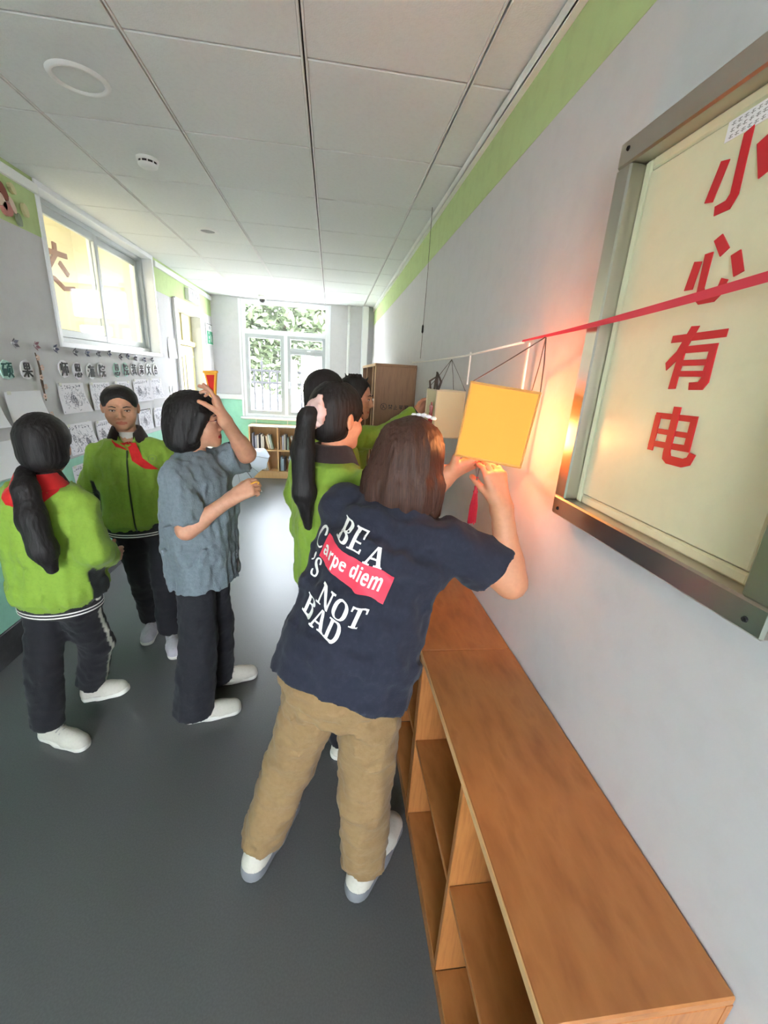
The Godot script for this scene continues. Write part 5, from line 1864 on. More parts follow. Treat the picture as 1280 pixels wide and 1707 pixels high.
func people_materials() -> void:
	var sk := mat("skin", Color.WHITE, 0.55, 0.45)
	sk.vertex_color_use_as_albedo = true
	sk.subsurf_scatter_enabled = true
	sk.subsurf_scatter_strength = 0.08
	sk.albedo_texture = noise_tex(0.05, [Color(0.93, 0.92, 0.92), Color(1, 1, 1)], 128, 3, FastNoiseLite.TYPE_SIMPLEX_SMOOTH, 51)
	sk.uv1_triplanar = true
	sk.uv1_world_triplanar = true
	sk.uv1_scale = Vector3(8, 8, 8)
	mat("eye_white", rgb(226, 220, 214), 0.25)
	mat("iris", rgb(34, 24, 20), 0.15)
	for q in [["hair_black", [rgb(16, 15, 17), rgb(32, 30, 31), rgb(48, 45, 46)]], ["hair_brown", [rgb(46, 30, 26), rgb(70, 46, 38), rgb(92, 62, 48)]]]:
		var hm := mat(q[0], Color.WHITE, 0.55, 0.4)
		hm.albedo_texture = noise_tex(0.03, q[1], 256, 4, FastNoiseLite.TYPE_SIMPLEX_SMOOTH, 53)
		hm.uv1_triplanar = true
		hm.uv1_world_triplanar = true
		hm.uv1_scale = Vector3(40, 2.0, 40)
		hm.heightmap_enabled = true
		hm.heightmap_texture = hm.albedo_texture
		hm.heightmap_scale = 0.5
	var gr := cloth("jacket_cloth", Color.WHITE, 0.06, 0.25, 0.8, 0.2)
	gr.vertex_color_use_as_albedo = true
	cloth("rib_dark", rgb(38, 38, 40), 0.1, 0.3)
	cloth("collar_dark", rgb(44, 34, 34), 0.1, 0.3)
	var tr := cloth("track_cloth", Color.WHITE, 0.06, 0.25, 0.85, 0.15)
	tr.vertex_color_use_as_albedo = true
	cloth("khaki", rgb(146, 118, 80), 0.06, 0.3, 0.9, 0.15)
	cloth("navy_jersey", rgb(30, 34, 50), 0.08, 0.25, 0.92, 0.12)
	cloth("grey_linen", rgb(112, 124, 132), 0.09, 0.5, 0.9, 0.2)
	cloth("black_crepe", rgb(30, 31, 38), 0.08, 0.25, 0.9, 0.1)
	cloth("scarf", rgb(206, 26, 26), 0.06, 0.25, 0.8, 0.2)
	cloth("shirt_white", rgb(228, 222, 214), 0.04, 0.2)
	mat("shoe_lace", rgb(168, 166, 160), 0.8)
	cloth("shoe_white", rgb(206, 201, 188), 0.05, 0.3, 0.8, 0.05)
	cloth("shoe_grey", rgb(196, 192, 198), 0.08, 0.4, 0.85, 0.05)
	mat("sole_grey", rgb(128, 130, 134), 0.7)
	mat("sole_white", rgb(228, 226, 216), 0.6)
	mat("print_white", rgb(238, 238, 232), 0.7)
	mat("print_red", rgb(232, 64, 88), 0.7)
	mat("scrunchie", rgb(226, 190, 182), 0.9)
	mat("clip_white", rgb(230, 230, 236), 0.35)
	mat("emblem_grey", rgb(120, 150, 70), 0.8)
	mat("zip_dark", rgb(44, 60, 30), 0.5)
	mat("fan_red", rgb(206, 34, 24), 0.6)
	mat("glasses", rgb(150, 60, 66), 0.3)
	mat("fan_gold", rgb(242, 176, 60), 0.55)

func jacket_paint(J: Dictionary, green: Color, w: float) -> Callable:
	var dark := lin(28, 32, 30)
	var c: Vector3 = J.pelvis
	var r: Vector3 = J.r
	var f: Vector3 = J.f
	var top: float = J.shR.y - 0.14
	return func(p: Vector3) -> Color:
		var q := p - c
		if p.y < top and absf(absf(q.dot(r)) - w * 0.98) < 0.028 and absf(q.dot(f)) < 0.05:
			return dark
		return green

func track_paint(J: Dictionary, dark: Color, stripe: Color) -> Callable:
	var hr: Vector3 = J.hipR
	var hl: Vector3 = J.hipL
	var r: Vector3 = J.r
	var f: Vector3 = J.f
	var segs := []
	for k in ["R", "L"]:
		segs.append([J["hip" + k], J["kn" + k], J["an" + k], 1.0 if k == "R" else -1.0])
	return func(p: Vector3) -> Color:
		for s in segs:
			var a: Vector3 = s[0] if p.y > s[1].y else s[1]
			var b: Vector3 = s[1] if p.y > s[1].y else s[2]
			var t := clampf((p.y - a.y) / (b.y - a.y), -0.3, 1.2)
			var q: Vector3 = p - a.lerp(b, t)
			var side: float = q.dot(r) * s[3]
			if side > 0.045 and absf(q.dot(f)) < 0.012:
				return stripe
		return dark

func zipper(t: Node3D, J: Dictionary, F: Field, bend := 0.0) -> void:
	var f: Vector3 = -J.f
	var pts := []
	for k in 16:
		var u := k / 15.0
		var p: Vector3 = J.neck.lerp(J.pelvis - Vector3.UP * 0.04, 0.12 + 0.88 * u) - f * 0.3 + J.r * bend * sin(u * 3.0)
		pts.append(F.land(p, f, 0.002))
	var s := begin(true)
	tube(s, pts, 0.0045, 6)
	put("zip", s, M.zip_dark, t)

func build_people() -> void:
	people_materials()
	person_navy()
	person_grey()
	person_ponytail_left()
	person_boy()
	person_ponytail_mid()
	person_reaching()
	person_behind()

func person_navy() -> void:
	var at := Vector3(-0.05, 0, -1.03)
	var t := person("person in navy printed T-shirt and khaki trousers reaching up to the glowing lantern", at)
	var J := stand(1.62, Vector3(0.02, 0, -1.03), Vector3(0.37, 0, -0.93))
	J.merge({"pelvis": Vector3(0.045, 0.84, -1.05), "neck": Vector3(0.215, 1.365, -1.215), "head": Vector3(0.247, 1.485, -1.255), "hf": Vector3(0.5, -0.02, -0.85), "hu": Vector3(0.14, 1, -0.08).normalized(),
		"shL": Vector3(0.05, 1.318, -1.26), "shR": Vector3(0.365, 1.262, -1.13), "elR": Vector3(0.56, 1.14, -1.09), "wrR": Vector3(0.508, 1.375, -1.125), "elL": Vector3(0.24, 1.2, -1.35), "wrL": Vector3(0.36, 1.44, -1.235),
		"hipL": Vector3(-0.04, 0.78, -1.075), "hipR": Vector3(0.135, 0.78, -1.01), "knL": Vector3(-0.12, 0.43, -1.115), "knR": Vector3(0.13, 0.43, -0.985), "anL": Vector3(-0.232, 0.088, -1.085), "anR": Vector3(0.14, 0.088, -0.99),
		"toeL": Vector3(0.45, 0, -0.9), "toeR": Vector3(0.62, 0, -0.78), "hdR": Vector3(-0.25, 0.95, -0.22), "palR": Vector3(-0.25, 0.1, -0.95), "thR": Vector3(-1, 0, 0), "curlR": [0.55, 0.62, 0.7, 0.8, 1.1],
		"hdL": Vector3(0.75, 0.5, 0.3), "palL": Vector3(-0.1, 0.8, -0.5), "thL": Vector3(0.2, 0.5, 0.9), "curlL": [0.35, 0.35, 0.4, 0.4, 0.4]}, true)
	rooted(J, at)
	body(t, J, lin(206, 146, 112), {"arm": 1.24, "hc": 0.0035, "fc": 0.006, "nk": 0.055, "thin": 1.05})
	trousers(t, J, M.khaki, {"thigh": 0.094, "knee": 0.084, "cuff": 0.077, "hipw": 0.185, "hipd": 0.135, "rise": 0.1, "seed": 11, "crease": 0.01, "drop": -0.04})
	shoe(t, J.anL, J.toeL, "chunky", 0.0, 1.14)
	shoe(t, J.anR, J.toeR, "chunky", 0.0, 1.14)
	# shirt
	var q := bounds(J, ["pelvis", "neck", "elR", "elL", "shR", "shL"], 0.26)
	q[0].y = J.pelvis.y - 0.09
	q[1].y = J.neck.y + 0.06
	var F := Field.new(q[0], q[1], 0.0085)
	var r: Vector3 = J.r
	var up: Vector3 = (J.neck - J.pelvis).normalized()
	var rs: Vector3 = (J.shR - J.shL).normalized()
	var hem: Vector3 = J.pelvis - up * 0.02
	for k in ["R", "L"]:
		var mid: Vector3 = J["sh" + k].lerp(J["el" + k], 0.72)
		F.cap(J["sh" + k], mid, 0.078, 0.086, 0.06)
	for k in ["R", "L"]:
		var dir: Vector3 = (J["el" + k] - J["sh" + k]).normalized()
		F.cut(J["sh" + k].lerp(J["el" + k], 0.68), dir, 0.15)
	F.loft([[hem, r, 0.222, 0.165], [hem.lerp(J.neck, 0.2), r, 0.212, 0.162], [hem.lerp(J.neck, 0.45) - r * 0.01, r, 0.198, 0.15], [hem.lerp(J.neck, 0.7), (r + rs).normalized(), 0.198, 0.14], [hem.lerp(J.neck, 0.86), rs, 0.185, 0.115], [hem.lerp(J.neck, 0.96), rs, 0.12, 0.085], [J.neck + up * 0.012, rs, 0.074, 0.068]], 0.035)
	var nz := folds(5)
	F.ruffle(nz, Vector3(6, 3.5, 6), 0.016)
	F.ruffle(nz, Vector3(12, 14, 12), 0.008)
	F.ruffle(nz, Vector3(28, 12, 28), 0.003)
	put("t_shirt", meshed(F), M.navy_jersey, t)
	# print on the back, laid in the plane of the shoulder blades
	var n: Vector3 = J.f
	var pu: Vector3 = (r * 0.956 - Vector3.UP * 0.292).normalized()
	var pv: Vector3 = (r * 0.292 + Vector3.UP * 0.956).normalized()
	var O: Vector3 = J.pelvis - n * 0.35
	var P := func(x: float, y: float) -> Vector3: return O + r * x + Vector3.UP * y
	var lines := [["BE", true, 0.077, -0.045, 0.443, 0.93], ["A", true, 0.077, 0.052, 0.397, 0.95], ["C", true, 0.077, -0.128, 0.398, 0.8], ["NOT", true, 0.072, -0.068, 0.274, 0.95], ["’S", true, 0.077, -0.135, 0.318, 0.7], ["BAD", true, 0.077, -0.118, 0.228, 0.86]]
	for l in lines:
		put("print_lettering", print_on(F, letters(l[0], l[1], l[2], P.call(l[3], l[4]), pu, pv, l[5]), n, 0.0022), M.print_white, t)
	var tri := PackedVector3Array([P.call(-0.098, 0.369), P.call(0.124, 0.298), P.call(0.144, 0.368), P.call(-0.098, 0.369), P.call(0.144, 0.368), P.call(-0.074, 0.437)])
	var box_ := put("print_box", print_on(F, tri, n, 0.0018), M.print_red, t)
	put("print_lettering", print_on(F, letters("arpe diem", false, 0.056, P.call(-0.088, 0.37), pu, pv, 0.74), n, 0.003), M.print_white, box_)
	# neckband
	# hair: a loose brown bob
	var b := head_basis(J)
	var G := Field.new(J.head - Vector3(0.2, 0.24, 0.2), J.head + Vector3(0.2, 0.17, 0.2), 0.0045)
	var H := func(x: float, y: float, z: float) -> Vector3: return J.head + b * Vector3(x, y, z)
	G.ell(H.call(0, 0.035, -0.02), Vector3(0.1, 0.095, 0.112), b, 0.01)
	G.ell(H.call(0, -0.04, -0.035), Vector3(0.118, 0.09, 0.11), b, 0.04)
	G.ell(H.call(0, -0.1, -0.045), Vector3(0.124, 0.065, 0.105), b, 0.03)
	for k in 9:
		var a := -1.9 + 3.8 * k / 8.0
		var d := Vector3(sin(a) * 0.1, 0, -cos(a) * 0.09 - 0.03)
		G.cap(H.call(d.x, -0.07, d.z), H.call(d.x * 1.18, -0.155 + 0.02 * sin(k * 2.3), d.z * 1.14), 0.034, 0.014, 0.02)
	G.ell(H.call(0, -0.05, 0.125), Vector3(0.082, 0.13, 0.095), b, 0.015, true)
	strands(G, 21, 0.003)
	G.ruffle(folds(22), Vector3(16, 4, 16), 0.007)
	var hair := put("hair", meshed(G), M.hair_brown, t)
	var s := begin(true)
	var cp: Vector3 = H.call(-0.02, 0.133, 0.005)
	for k in 5:
		ball(s, cp + b * Vector3(-0.03 + 0.015 * k, -0.002 * absf(k - 2.0) + 0.003, 0.0), b, Vector3(0.011, 0.006, 0.013), 8)
	put("hair_clip", s, M.clip_white, hair)

func person_grey() -> void:
	var at := Vector3(-0.6, 0, -1.92)
	var t := person("person in loose grey blue shirt and black trousers raising one hand to the forehead", at)
	var J := stand(1.615, Vector3(-0.6, 0, -1.93), Vector3(1, 0, -0.05))
	J.merge({"head": Vector3(-0.578, 1.492, -1.93), "neck": Vector3(-0.61, 1.345, -1.93), "hf": Vector3(1, 0.06, -0.02), "hu": Vector3(-0.06, 1, 0),
		"shR": Vector3(-0.63, 1.265, -1.785), "elR": Vector3(-0.60, 1.055, -1.735), "wrR": Vector3(-0.415, 1.19, -1.765), "hdR": Vector3(0.85, 0.5, 0.0), "palR": Vector3(0.3, -0.4, -0.8), "thR": Vector3(-0.4, 0.8, 0), "curlR": [0.85, 0.95, 1.0, 1.0, 0.8],
		"shL": Vector3(-0.58, 1.265, -2.06), "elL": Vector3(-0.395, 1.335, -2.03), "wrL": Vector3(-0.452, 1.505, -1.885), "hdL": Vector3(-0.3, 0.95, 0.08), "palL": Vector3(-0.8, -0.2, 0.1), "thL": Vector3(0.1, 0.1, 0.9), "curlL": [0.2, 0.4, 0.6, 0.7, 0.85],
		"anR": Vector3(-0.66, 0.085, -1.785), "anL": Vector3(-0.62, 0.085, -2.045), "knR": Vector3(-0.625, 0.44, -1.83), "knL": Vector3(-0.59, 0.44, -2.01), "hipR": Vector3(-0.62, 0.83, -1.85), "hipL": Vector3(-0.6, 0.83, -2.0), "pelvis": Vector3(-0.61, 0.86, -1.925),
		"toeR": Vector3(0.95, 0, -0.2), "toeL": Vector3(0.97, 0, -0.22)}, true)
	rooted(J, at)
	body(t, J, lin(214, 158, 130), {"arm": 1.08, "hc": 0.0035, "fc": 0.004, "lip": lin(176, 40, 44), "open": 0.8, "round": 0.5})
	trousers(t, J, M.black_crepe, {"thigh": 0.086, "knee": 0.088, "cuff": 0.098, "hipw": 0.14, "hipd": 0.12, "seed": 12, "drop": 0.035})
	shoe(t, J.anR, J.toeR, "plain")
	shoe(t, J.anL, J.toeL, "plain")
	var q := bounds(J, ["pelvis", "neck", "elR", "elL", "shR", "shL"], 0.24)
	q[0].y = J.pelvis.y - 0.18
	q[1].y = J.neck.y + 0.04
	var F := Field.new(q[0], q[1], 0.009)
	var hem: Vector3 = J.pelvis - Vector3.UP * 0.125 + J.f * 0.01
	for k in ["R", "L"]:
		F.cap(J["sh" + k], J["sh" + k].lerp(J["el" + k], 0.98), 0.074, 0.084, 0.05)
	for k in ["R", "L"]:
		var dir: Vector3 = (J["el" + k] - J["sh" + k]).normalized()
		F.cut(J["sh" + k].lerp(J["el" + k], 0.86), dir, 0.12)
	F.loft([[hem, J.r, 0.198, 0.16], [hem.lerp(J.neck, 0.3) - J.f * 0.01, J.r, 0.182, 0.168], [hem.lerp(J.neck, 0.6) + J.f * 0.005, J.r, 0.16, 0.165], [hem.lerp(J.neck, 0.82) + J.f * 0.01, J.r, 0.165, 0.135], [hem.lerp(J.neck, 0.94), J.r, 0.125, 0.085], [J.neck + Vector3.UP * 0.012, J.r, 0.075, 0.068]], 0.03)
	var nz := folds(6)
	F.ruffle(nz, Vector3(8, 3, 8), 0.016)
	F.ruffle(nz, Vector3(22, 7, 22), 0.011)
	F.ruffle(nz, Vector3(40, 24, 40), 0.003)
	F.ell(J.neck + J.f * 0.06 + Vector3.UP * 0.022, Vector3(0.034, 0.04, 0.034), Basis(), 0.01, true)
	put("shirt", meshed(F), M.grey_linen, t)
	# hair: black bob tucked behind the cheek
	var b := head_basis(J)
	var G := Field.new(J.head - Vector3(0.19, 0.22, 0.19), J.head + Vector3(0.19, 0.16, 0.19), 0.0045)
	var H := func(x: float, y: float, z: float) -> Vector3: return J.head + b * Vector3(x, y, z)
	G.ell(H.call(0, 0.035, -0.02), Vector3(0.093, 0.096, 0.114), b, 0.01)
	G.ell(H.call(0, -0.035, -0.055), Vector3(0.102, 0.085, 0.092), b, 0.04)
	G.ell(H.call(0, -0.085, -0.062), Vector3(0.1, 0.055, 0.078), b, 0.03)
	for k in [-1.0, 1.0]:
		G.cap(H.call(0.08 * k, 0.03, 0.045), H.call(0.088 * k, -0.07, 0.0), 0.022, 0.018, 0.03)
	G.ell(H.call(0, -0.045, 0.135), Vector3(0.1, 0.1, 0.1), b, 0.012, true)
	G.ell(H.call(0, -0.13, 0.085), Vector3(0.12, 0.075, 0.08), b, 0.012, true)
	G.cut(H.call(0, -0.13, -0.05), -b.y, 0.3)
	strands(G, 23, 0.004)
	put("hair", meshed(G), M.hair_black, t)
	# thin glasses and an earring
	var s := begin(true)
	for k in [-1.0, 1.0]:
		var pts := []
		for i in 17:
			var a := TAU * i / 16.0
			pts.append(H.call(k * (0.033 + 0.024 * cos(a)), -0.002 + 0.018 * sin(a), 0.104 - 0.008 * absf(cos(a))))
		tube(s, pts, 0.0013, 5)
		tube(s, [H.call(k * 0.057, 0.004, 0.097), H.call(k * 0.08, 0.004, 0.05), H.call(k * 0.082, 0.0, -0.005)], 0.0013, 5)
	tube(s, [H.call(-0.009, 0.003, 0.104), H.call(0.009, 0.003, 0.104)], 0.0013, 5)
	put("glasses", s, M.glasses, t)
	s = begin(true)
	ball(s, H.call(-0.083, -0.047, 0.002), b, Vector3.ONE * 0.004, 8)
	put("earring", s, M.clip_white, t)
	# what the hands hold
	var fan := base("paper_cone", "small red and gold folded paper cone held up in front of the grey shirted person", "paper cone", Vector3(-0.487, 1.6, -1.862))
	fan.rotation = Vector3(0, -0.3, 0.05)
	s = begin()
	var prof := [Vector2(-0.012, 0.0), Vector2(0.012, 0.0), Vector2(0.028, 0.1), Vector2(-0.028, 0.1)]
	plate(s, prof, Vector3(0, 0, -0.004), Vector3.RIGHT, Vector3.UP, 0.008)
	put("body", s, M.fan_gold, fan)
	s = begin()
	plate(s, [Vector2(-0.006, 0.01), Vector2(0.004, 0.004), Vector2(0.018, 0.088), Vector2(-0.018, 0.088)], Vector3(0, 0, 0.004), Vector3.RIGHT, Vector3.UP, 0.002)
	put("red_face", s, M.fan_red, fan)
	s = begin()
	box(s, Vector3(0, 0.1, 0), Vector3(0.064, 0.01, 0.014), 0.003)
	put("rim", s, M.fan_gold, fan)
	var pin := base("gold_clip", "tiny gold clip pinched in the lower hand of the grey shirted person", "clip", Vector3(-0.315, 1.262, -1.765))
	s = begin(true)
	tube(s, [Vector3(-0.02, -0.008, 0), Vector3(0.004, 0.004, 0), Vector3(0.018, 0.002, 0.004), Vector3(0.012, -0.006, 0.004)], 0.0035, 6)
	put("wire", s, M.fan_gold, pin)

func person_ponytail_left() -> void:
	var at := Vector3(-1.2, 0, -1.76)
	var t := person("student in lime jacket with long low ponytail and red neckerchief, back turned", at)
	var J := stand(1.5, Vector3(-1.14, 0, -1.76), Vector3(0.1, 0, -1.0))
	J.merge({"hf": Vector3(-0.3, 0.0, -0.95), "head": Vector3(-1.105, 1.385, -1.765), "neck": Vector3(-1.14, 1.245, -1.755), "pelvis": Vector3(-1.16, 0.77, -1.76),
		"shR": Vector3(-1.01, 1.15, -1.74), "shL": Vector3(-1.27, 1.15, -1.77), "elR": Vector3(-0.95, 0.98, -1.69), "wrR": Vector3(-0.99, 0.88, -1.86), "elL": Vector3(-1.40, 1.0, -1.76), "wrL": Vector3(-1.44, 0.9, -1.93),
		"hipR": Vector3(-1.09, 0.75, -1.74), "hipL": Vector3(-1.23, 0.75, -1.78), "knR": Vector3(-1.10, 0.42, -1.85), "knL": Vector3(-1.26, 0.4, -1.72), "anR": Vector3(-1.19, 0.15, -1.90), "anL": Vector3(-1.29, 0.085, -1.71),
		"toeL": Vector3(0.92, 0, 0.38), "toeR": Vector3(0.95, 0, 0.25), "hdR": Vector3(0.1, -0.3, -0.9), "hdL": Vector3(-0.1, -0.3, -0.9)}, true)
	rooted(J, at)
	body(t, J, lin(196, 140, 110), {"thin": 0.85, "arm": 0.85, "hc": 0.005, "fc": 0.006, "head": 0.96, "nk": 0.045, "hs": 0.9})
	trousers(t, J, M.track_cloth, {"thigh": 0.082, "knee": 0.07, "cuff": 0.066, "hipw": 0.155, "hipd": 0.12, "seed": 13, "paint": track_paint(J, lin(22, 24, 31), lin(214, 214, 200))})
	shoe(t, J.anL, J.toeL, "plain", 0.0, 0.96)
	shoe(t, J.anR, J.toeR, "plain", -0.35, 0.96)
	var o := {"w": 0.175, "d": 0.132, "below": 0.055, "sleeve": 0.066, "seed": 31}
	o.paint = jacket_paint(J, LIME, 0.175)
	var F := jacket(t, J, M.jacket_cloth, o)
	ribbing(t, J, o)
	collar(t, J, M.collar_dark, 0.075, 0.056)
	var low := J.duplicate()
	low.neck -= Vector3.UP * 0.012 + J.f * 0.006
	collar(t, low, M.scarf, 0.082, 0.05, 0.9, "red_scarf")
	scarf(t, J, F, [Vector2(-0.085, 0.03), Vector2(0.085, 0.03), Vector2(0.1, -0.02), Vector2(0.06, -0.065), Vector2(0.0, -0.078), Vector2(-0.06, -0.065), Vector2(-0.1, -0.02)], true)
	var b := head_basis(J)
	var G := hair_field(J, 0.96, 0.005, 0.18)
	hair_cap(G, J, b, 0.97, 0.017, 0.064)
	strands(G, 24, 0.003)
	var hair := put("hair", meshed(G), M.hair_black, t)
	ponytail(t, [Vector3(-1.14, 1.30, -1.68) - at, Vector3(-1.11, 1.25, -1.62) - at, Vector3(-1.085, 1.15, -1.585) - at, Vector3(-1.06, 1.03, -1.575) - at, Vector3(-1.045, 0.95, -1.575) - at], [0.03, 0.04, 0.047, 0.045, 0.02], M.hair_black, 25)

func ponytail(t: Node3D, pts: Array, r: Array, m: Material, sd: int) -> void:
	var lo: Vector3 = pts[0]
	var hi: Vector3 = pts[0]
	for p in pts:
		lo = lo.min(p)
		hi = hi.max(p)
	var F := Field.new(lo - Vector3.ONE * 0.08, hi + Vector3.ONE * 0.08, 0.0048)
	for k in pts.size() - 1:
		F.cap(pts[k], pts[k + 1], r[k], r[k + 1], 0.02)
	strands(F, sd, 0.003)
	F.ruffle(folds(sd + 1), Vector3(20, 3, 20), 0.003)
	put("ponytail", meshed(F), m, t)

func person_boy() -> void:
	var at := Vector3(-1.11, 0, -2.45)
	var t := person("boy in a lime zip jacket with a red neckerchief and dark collar, facing the viewer", at)
	var J := stand(1.6, Vector3(-1.12, 0, -2.48), Vector3(0.3, 0, 0.95))
	J.merge({"hf": Vector3(0.36, -0.16, 0.92), "hu": Vector3(0.06, 1, 0.16), "head": Vector3(-1.128, 1.485, -2.455), "neck": Vector3(-1.12, 1.325, -2.48),
		"elR": Vector3(-1.335, 1.05, -2.46), "wrR": Vector3(-1.25, 0.86, -2.58), "elL": Vector3(-0.9, 1.05, -2.6), "wrL": Vector3(-1.03, 0.86, -2.66),
		"shR": Vector3(-1.26, 1.225, -2.44), "shL": Vector3(-0.98, 1.245, -2.53), "hdR": Vector3(0.7, -0.6, -0.3), "hdL": Vector3(-0.7, -0.6, 0.2),
		"hipR": Vector3(-1.18, 0.83, -2.46), "hipL": Vector3(-1.03, 0.83, -2.5), "knR": Vector3(-1.15, 0.45, -2.5), "knL": Vector3(-1.0, 0.45, -2.46), "anR": Vector3(-1.175, 0.085, -2.62), "anL": Vector3(-1.0, 0.085, -2.46),
		"toeR": Vector3(0.13, 0, 0.99), "toeL": Vector3(0.36, 0, 0.93)}, true)
	rooted(J, at)
	body(t, J, lin(216, 162, 128), {"fc": 0.004, "hc": 0.005, "open": 0.75, "round": 1.3, "head": 0.97})
	trousers(t, J, M.track_cloth, {"thigh": 0.088, "knee": 0.08, "cuff": 0.078, "hipw": 0.16, "hipd": 0.125, "seed": 14, "paint": track_paint(J, lin(22, 24, 31), lin(22, 24, 31))})
	shoe(t, J.anR, J.toeR, "grey", 0.0, 0.98)
	shoe(t, J.anL, J.toeL, "grey", 0.0, 0.98)
	var o := {"w": 0.178, "d": 0.14, "below": 0.055, "sleeve": 0.066, "seed": 32}
	o.paint = jacket_paint(J, LIME, 0.178)
	var F := jacket(t, J, M.jacket_cloth, o)
	ribbing(t, J, o)
	collar(t, J, M.collar_dark, 0.082, 0.05, 0.55)
	zipper(t, J, F, 0.01)
	scarf(t, J, F, [Vector2(-0.03, -0.02), Vector2(0.045, -0.02), Vector2(0.07, -0.1), Vector2(0.14, -0.175), Vector2(0.075, -0.16), Vector2(0.02, -0.11), Vector2(0.005, -0.045)], false)
	scarf(t, J, F, [Vector2(-0.07, -0.005), Vector2(-0.01, -0.045), Vector2(0.004, -0.06), Vector2(-0.05, -0.04)], false)
	# emblem ring on the breast
	var tri := PackedVector3Array()
	for i in 20:
		for q in [[0.022, 0.018], [0.009, 0.0]]:
			var a0 := TAU * i / 20.0
			var a1 := TAU * (i + 1) / 20.0
			var v := []
			for z in [[a0, q[0]], [a1, q[0]], [a1, q[1]], [a0, q[1]]]:
				v.append(J.neck + J.f * 0.3 - J.r * (0.115 + cos(z[0]) * z[1]) + Vector3.UP * (-0.11 + sin(z[0]) * z[1]))
			tri.append_array([v[0], v[1], v[2], v[0], v[2], v[3]])
	put("emblem", print_on(F, tri, -J.f, 0.002, 0.02), M.emblem_grey, t)
	var b := head_basis(J)
	var G := hair_field(J, 0.98, 0.006, 0.18)
	hair_cap(G, J, b, 0.97, 0.0065, 0.072, 1.3)
	strands(G, 26, 0.002)
	put("hair", meshed(G), M.hair_black, t)
	var s := begin(true)
	lathe(s, J.neck, [Vector2(0.058, -0.01), Vector2(0.06, 0.02), Vector2(0.055, 0.03)], 20)
	put("undershirt", s, M.shirt_white, t)

func person_ponytail_mid() -> void:
	var at := Vector3(0.01, 0, -1.6)
	var t := person("student in lime jacket with long ponytail tied by a pink scrunchie", at)
	var J := stand(1.69, Vector3(0.015, 0, -1.6), Vector3(0.72, 0, -0.69))
	J.merge({"hf": Vector3(0.78, -0.06, -0.62), "head": Vector3(0.03, 1.565, -1.6), "neck": Vector3(0.01, 1.41, -1.595),
		"elR": Vector3(0.16, 1.07, -1.53), "wrR": Vector3(0.25, 1.03, -1.66), "elL": Vector3(-0.1, 1.07, -1.73), "wrL": Vector3(0.04, 1.02, -1.8), "hdR": Vector3(0.3, 0.1, -0.9), "hdL": Vector3(0.8, 0.1, -0.4)}, true)
	rooted(J, at)
	body(t, J, lin(222, 164, 132), {"fc": 0.0045, "hc": 0.006, "thin": 0.9, "arm": 0.9, "head": 0.98, "nk": 0.046})
	trousers(t, J, M.track_cloth, {"seed": 15, "cell": 0.013, "thigh": 0.082, "knee": 0.068, "cuff": 0.066, "hipw": 0.15, "hipd": 0.115, "paint": track_paint(J, lin(22, 24, 31), lin(214, 214, 200))})
	shoe(t, J.anR, J.toeR, "plain", 0.0, 0.95)
	shoe(t, J.anL, J.toeL, "plain", 0.0, 0.95)
	var o := {"w": 0.165, "d": 0.125, "below": 0.055, "sleeve": 0.06, "seed": 33}
	o.paint = jacket_paint(J, LIME, 0.165)
	jacket(t, J, M.jacket_cloth, o)
	ribbing(t, J, o)
	collar(t, J, M.collar_dark, 0.082, 0.052)
	var b := head_basis(J)
	var G := hair_field(J, 1.0, 0.0045, 0.17)
	hair_cap(G, J, b, 1.0, 0.013, 0.062)
	strands(G, 27, 0.0025)
	put("hair", meshed(G), M.hair_black, t)
	var tie := Vector3(-0.055, 1.585, -1.51) - at
	ponytail(t, [Vector3(-0.03, 1.59, -1.53) - at, Vector3(-0.08, 1.575, -1.485) - at, Vector3(-0.095, 1.46, -1.46) - at, Vector3(-0.09, 1.31, -1.455) - at, Vector3(-0.075, 1.18, -1.46) - at], [0.026, 0.03, 0.04, 0.04, 0.014], M.hair_black, 28)
	var F := Field.new(tie - Vector3.ONE * 0.1, tie + Vector3.ONE * 0.1, 0.005)
	var ax := Vector3(-0.75, 0.1, 0.66).normalized()
	var u := ax.cross(Vector3.UP).normalized()
	var v := u.cross(ax)
	for k in 14:
		var a0 := TAU * k / 14.0
		var a1 := TAU * (k + 1) / 14.0
		F.cap(tie + (u * cos(a0) + v * sin(a0)) * 0.036, tie + (u * cos(a1) + v * sin(a1)) * 0.036, 0.013, 0.013, 0.01)
	F.cap(tie - v * 0.03 + ax * 0.01, tie - v * 0.085 + u * 0.03, 0.012, 0.016, 0.012, ax, 0.5)
	F.cap(tie + v * 0.03, tie + v * 0.055 - u * 0.02, 0.012, 0.014, 0.012, ax, 0.5)
	F.ruffle(folds(29), Vector3(60, 60, 60), 0.007)
	put("scrunchie", meshed(F), M.scrunchie, t)

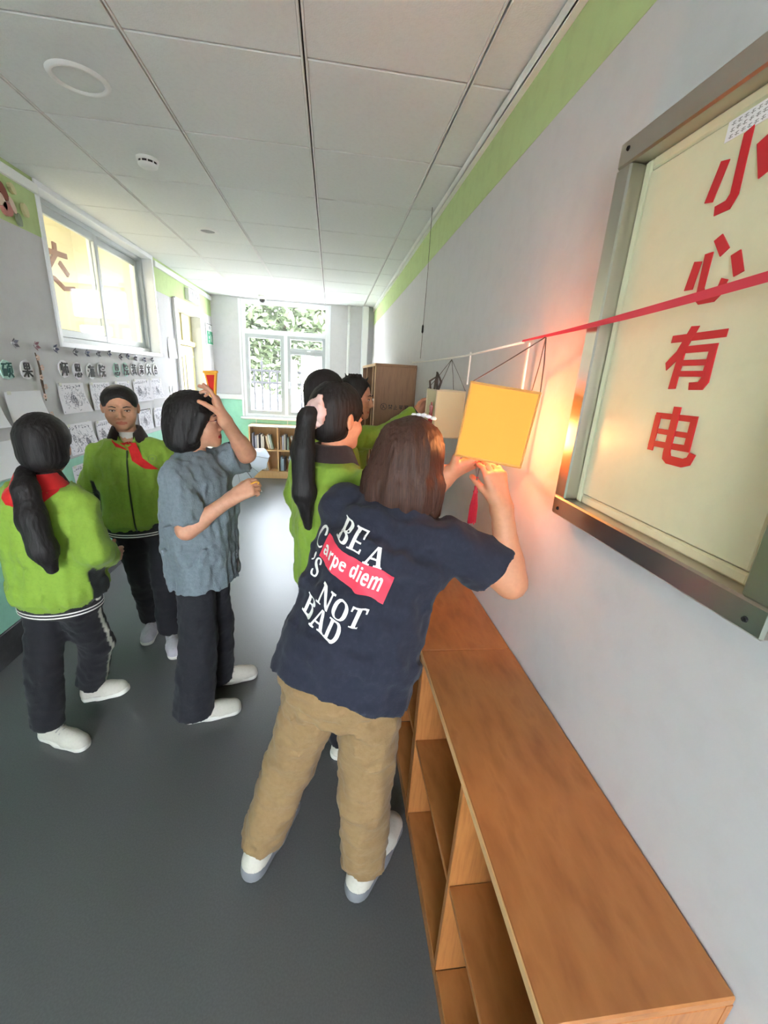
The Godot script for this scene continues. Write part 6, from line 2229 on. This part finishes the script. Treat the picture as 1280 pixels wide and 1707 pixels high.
func person_reaching() -> void:
	var at := Vector3(0.11, 0, -2.6)
	var t := person("person with short spiky hair in a green jacket stretching an arm towards the pale lantern", at)
	var J := stand(1.71, Vector3(0.11, 0, -2.6), Vector3(0.96, 0, 0.2))
	J.merge({"hf": Vector3(0.93, -0.08, 0.3), "head": Vector3(0.15, 1.592, -2.59),
		"elR": Vector3(0.33, 1.40, -2.42), "wrR": Vector3(0.475, 1.53, -2.40), "hdR": Vector3(0.7, 0.6, 0.1), "palR": Vector3(0.3, -0.3, 0.8), "thR": Vector3(-0.4, 0.7, 0.3), "curlR": [0.5, 0.55, 0.6, 0.6, 0.5],
		"elL": Vector3(0.15, 1.1, -2.82), "wrL": Vector3(0.28, 1.0, -2.76)}, true)
	J.shR = Vector3(0.14, 1.36, -2.45)
	rooted(J, at)
	body(t, J, lin(206, 150, 120), {"fc": 0.0045, "hc": 0.005, "open": 0.9})
	trousers(t, J, M.track_cloth, {"seed": 16, "cell": 0.014, "paint": track_paint(J, lin(22, 24, 31), lin(214, 214, 200))})
	shoe(t, J.anR, J.toeR, "plain")
	shoe(t, J.anL, J.toeL, "plain")
	var o := {"w": 0.175, "d": 0.13, "below": 0.055, "sleeve": 0.068, "seed": 34}
	o.paint = jacket_paint(J, LIME, 0.175)
	jacket(t, J, M.jacket_cloth, o)
	ribbing(t, J, o)
	collar(t, J, M.collar_dark, 0.088, 0.05)
	var b := head_basis(J)
	var G := hair_field(J, 1.0, 0.006, 0.18)
	hair_cap(G, J, b, 1.0, 0.009, 0.075)
	rng.seed = 77
	for k in 46:
		var a := rng.randf() * TAU
		var e := rng.randf_range(0.0, 0.75)
		var d := Vector3(sin(e) * cos(a), cos(e), sin(e) * sin(a))
		var p: Vector3 = J.head + b * (Vector3(0, 0.034, -0.012) + d * Vector3(0.078, 0.09, 0.098))
		G.cap(p, p + b * (d + Vector3(rng.randfn() * 0.25, 0.3, rng.randfn() * 0.25)) * 0.022, 0.008, 0.003, 0.004)
	strands(G, 30, 0.002)
	put("hair", meshed(G), M.hair_black, t)

func person_behind() -> void:
	var at := Vector3(-0.03, 0, -2.11)
	var t := person("student hidden behind the scrunchie ponytail, only a dark crown of hair showing", at)
	var J := stand(1.725, Vector3(-0.03, 0, -2.11), Vector3(0.8, 0, -0.6))
	rooted(J, at)
	body(t, J, lin(206, 150, 120), {"fc": 0.006, "hc": 0.006})
	trousers(t, J, M.track_cloth, {"seed": 17, "cell": 0.014, "paint": track_paint(J, lin(22, 24, 31), lin(214, 214, 200))})
	shoe(t, J.anR, J.toeR, "plain")
	shoe(t, J.anL, J.toeL, "plain")
	var o := {"w": 0.165, "d": 0.125, "below": 0.055, "sleeve": 0.06, "seed": 35, "cell": 0.012}
	o.paint = jacket_paint(J, LIME, 0.165)
	jacket(t, J, M.jacket_cloth, o)
	ribbing(t, J, o)
	collar(t, J, M.collar_dark)
	var b := head_basis(J)
	var G := hair_field(J, 1.0, 0.007, 0.18)
	hair_cap(G, J, b, 1.0, 0.013, 0.064)
	strands(G, 36, 0.0025)
	put("hair", meshed(G), M.hair_black, t)
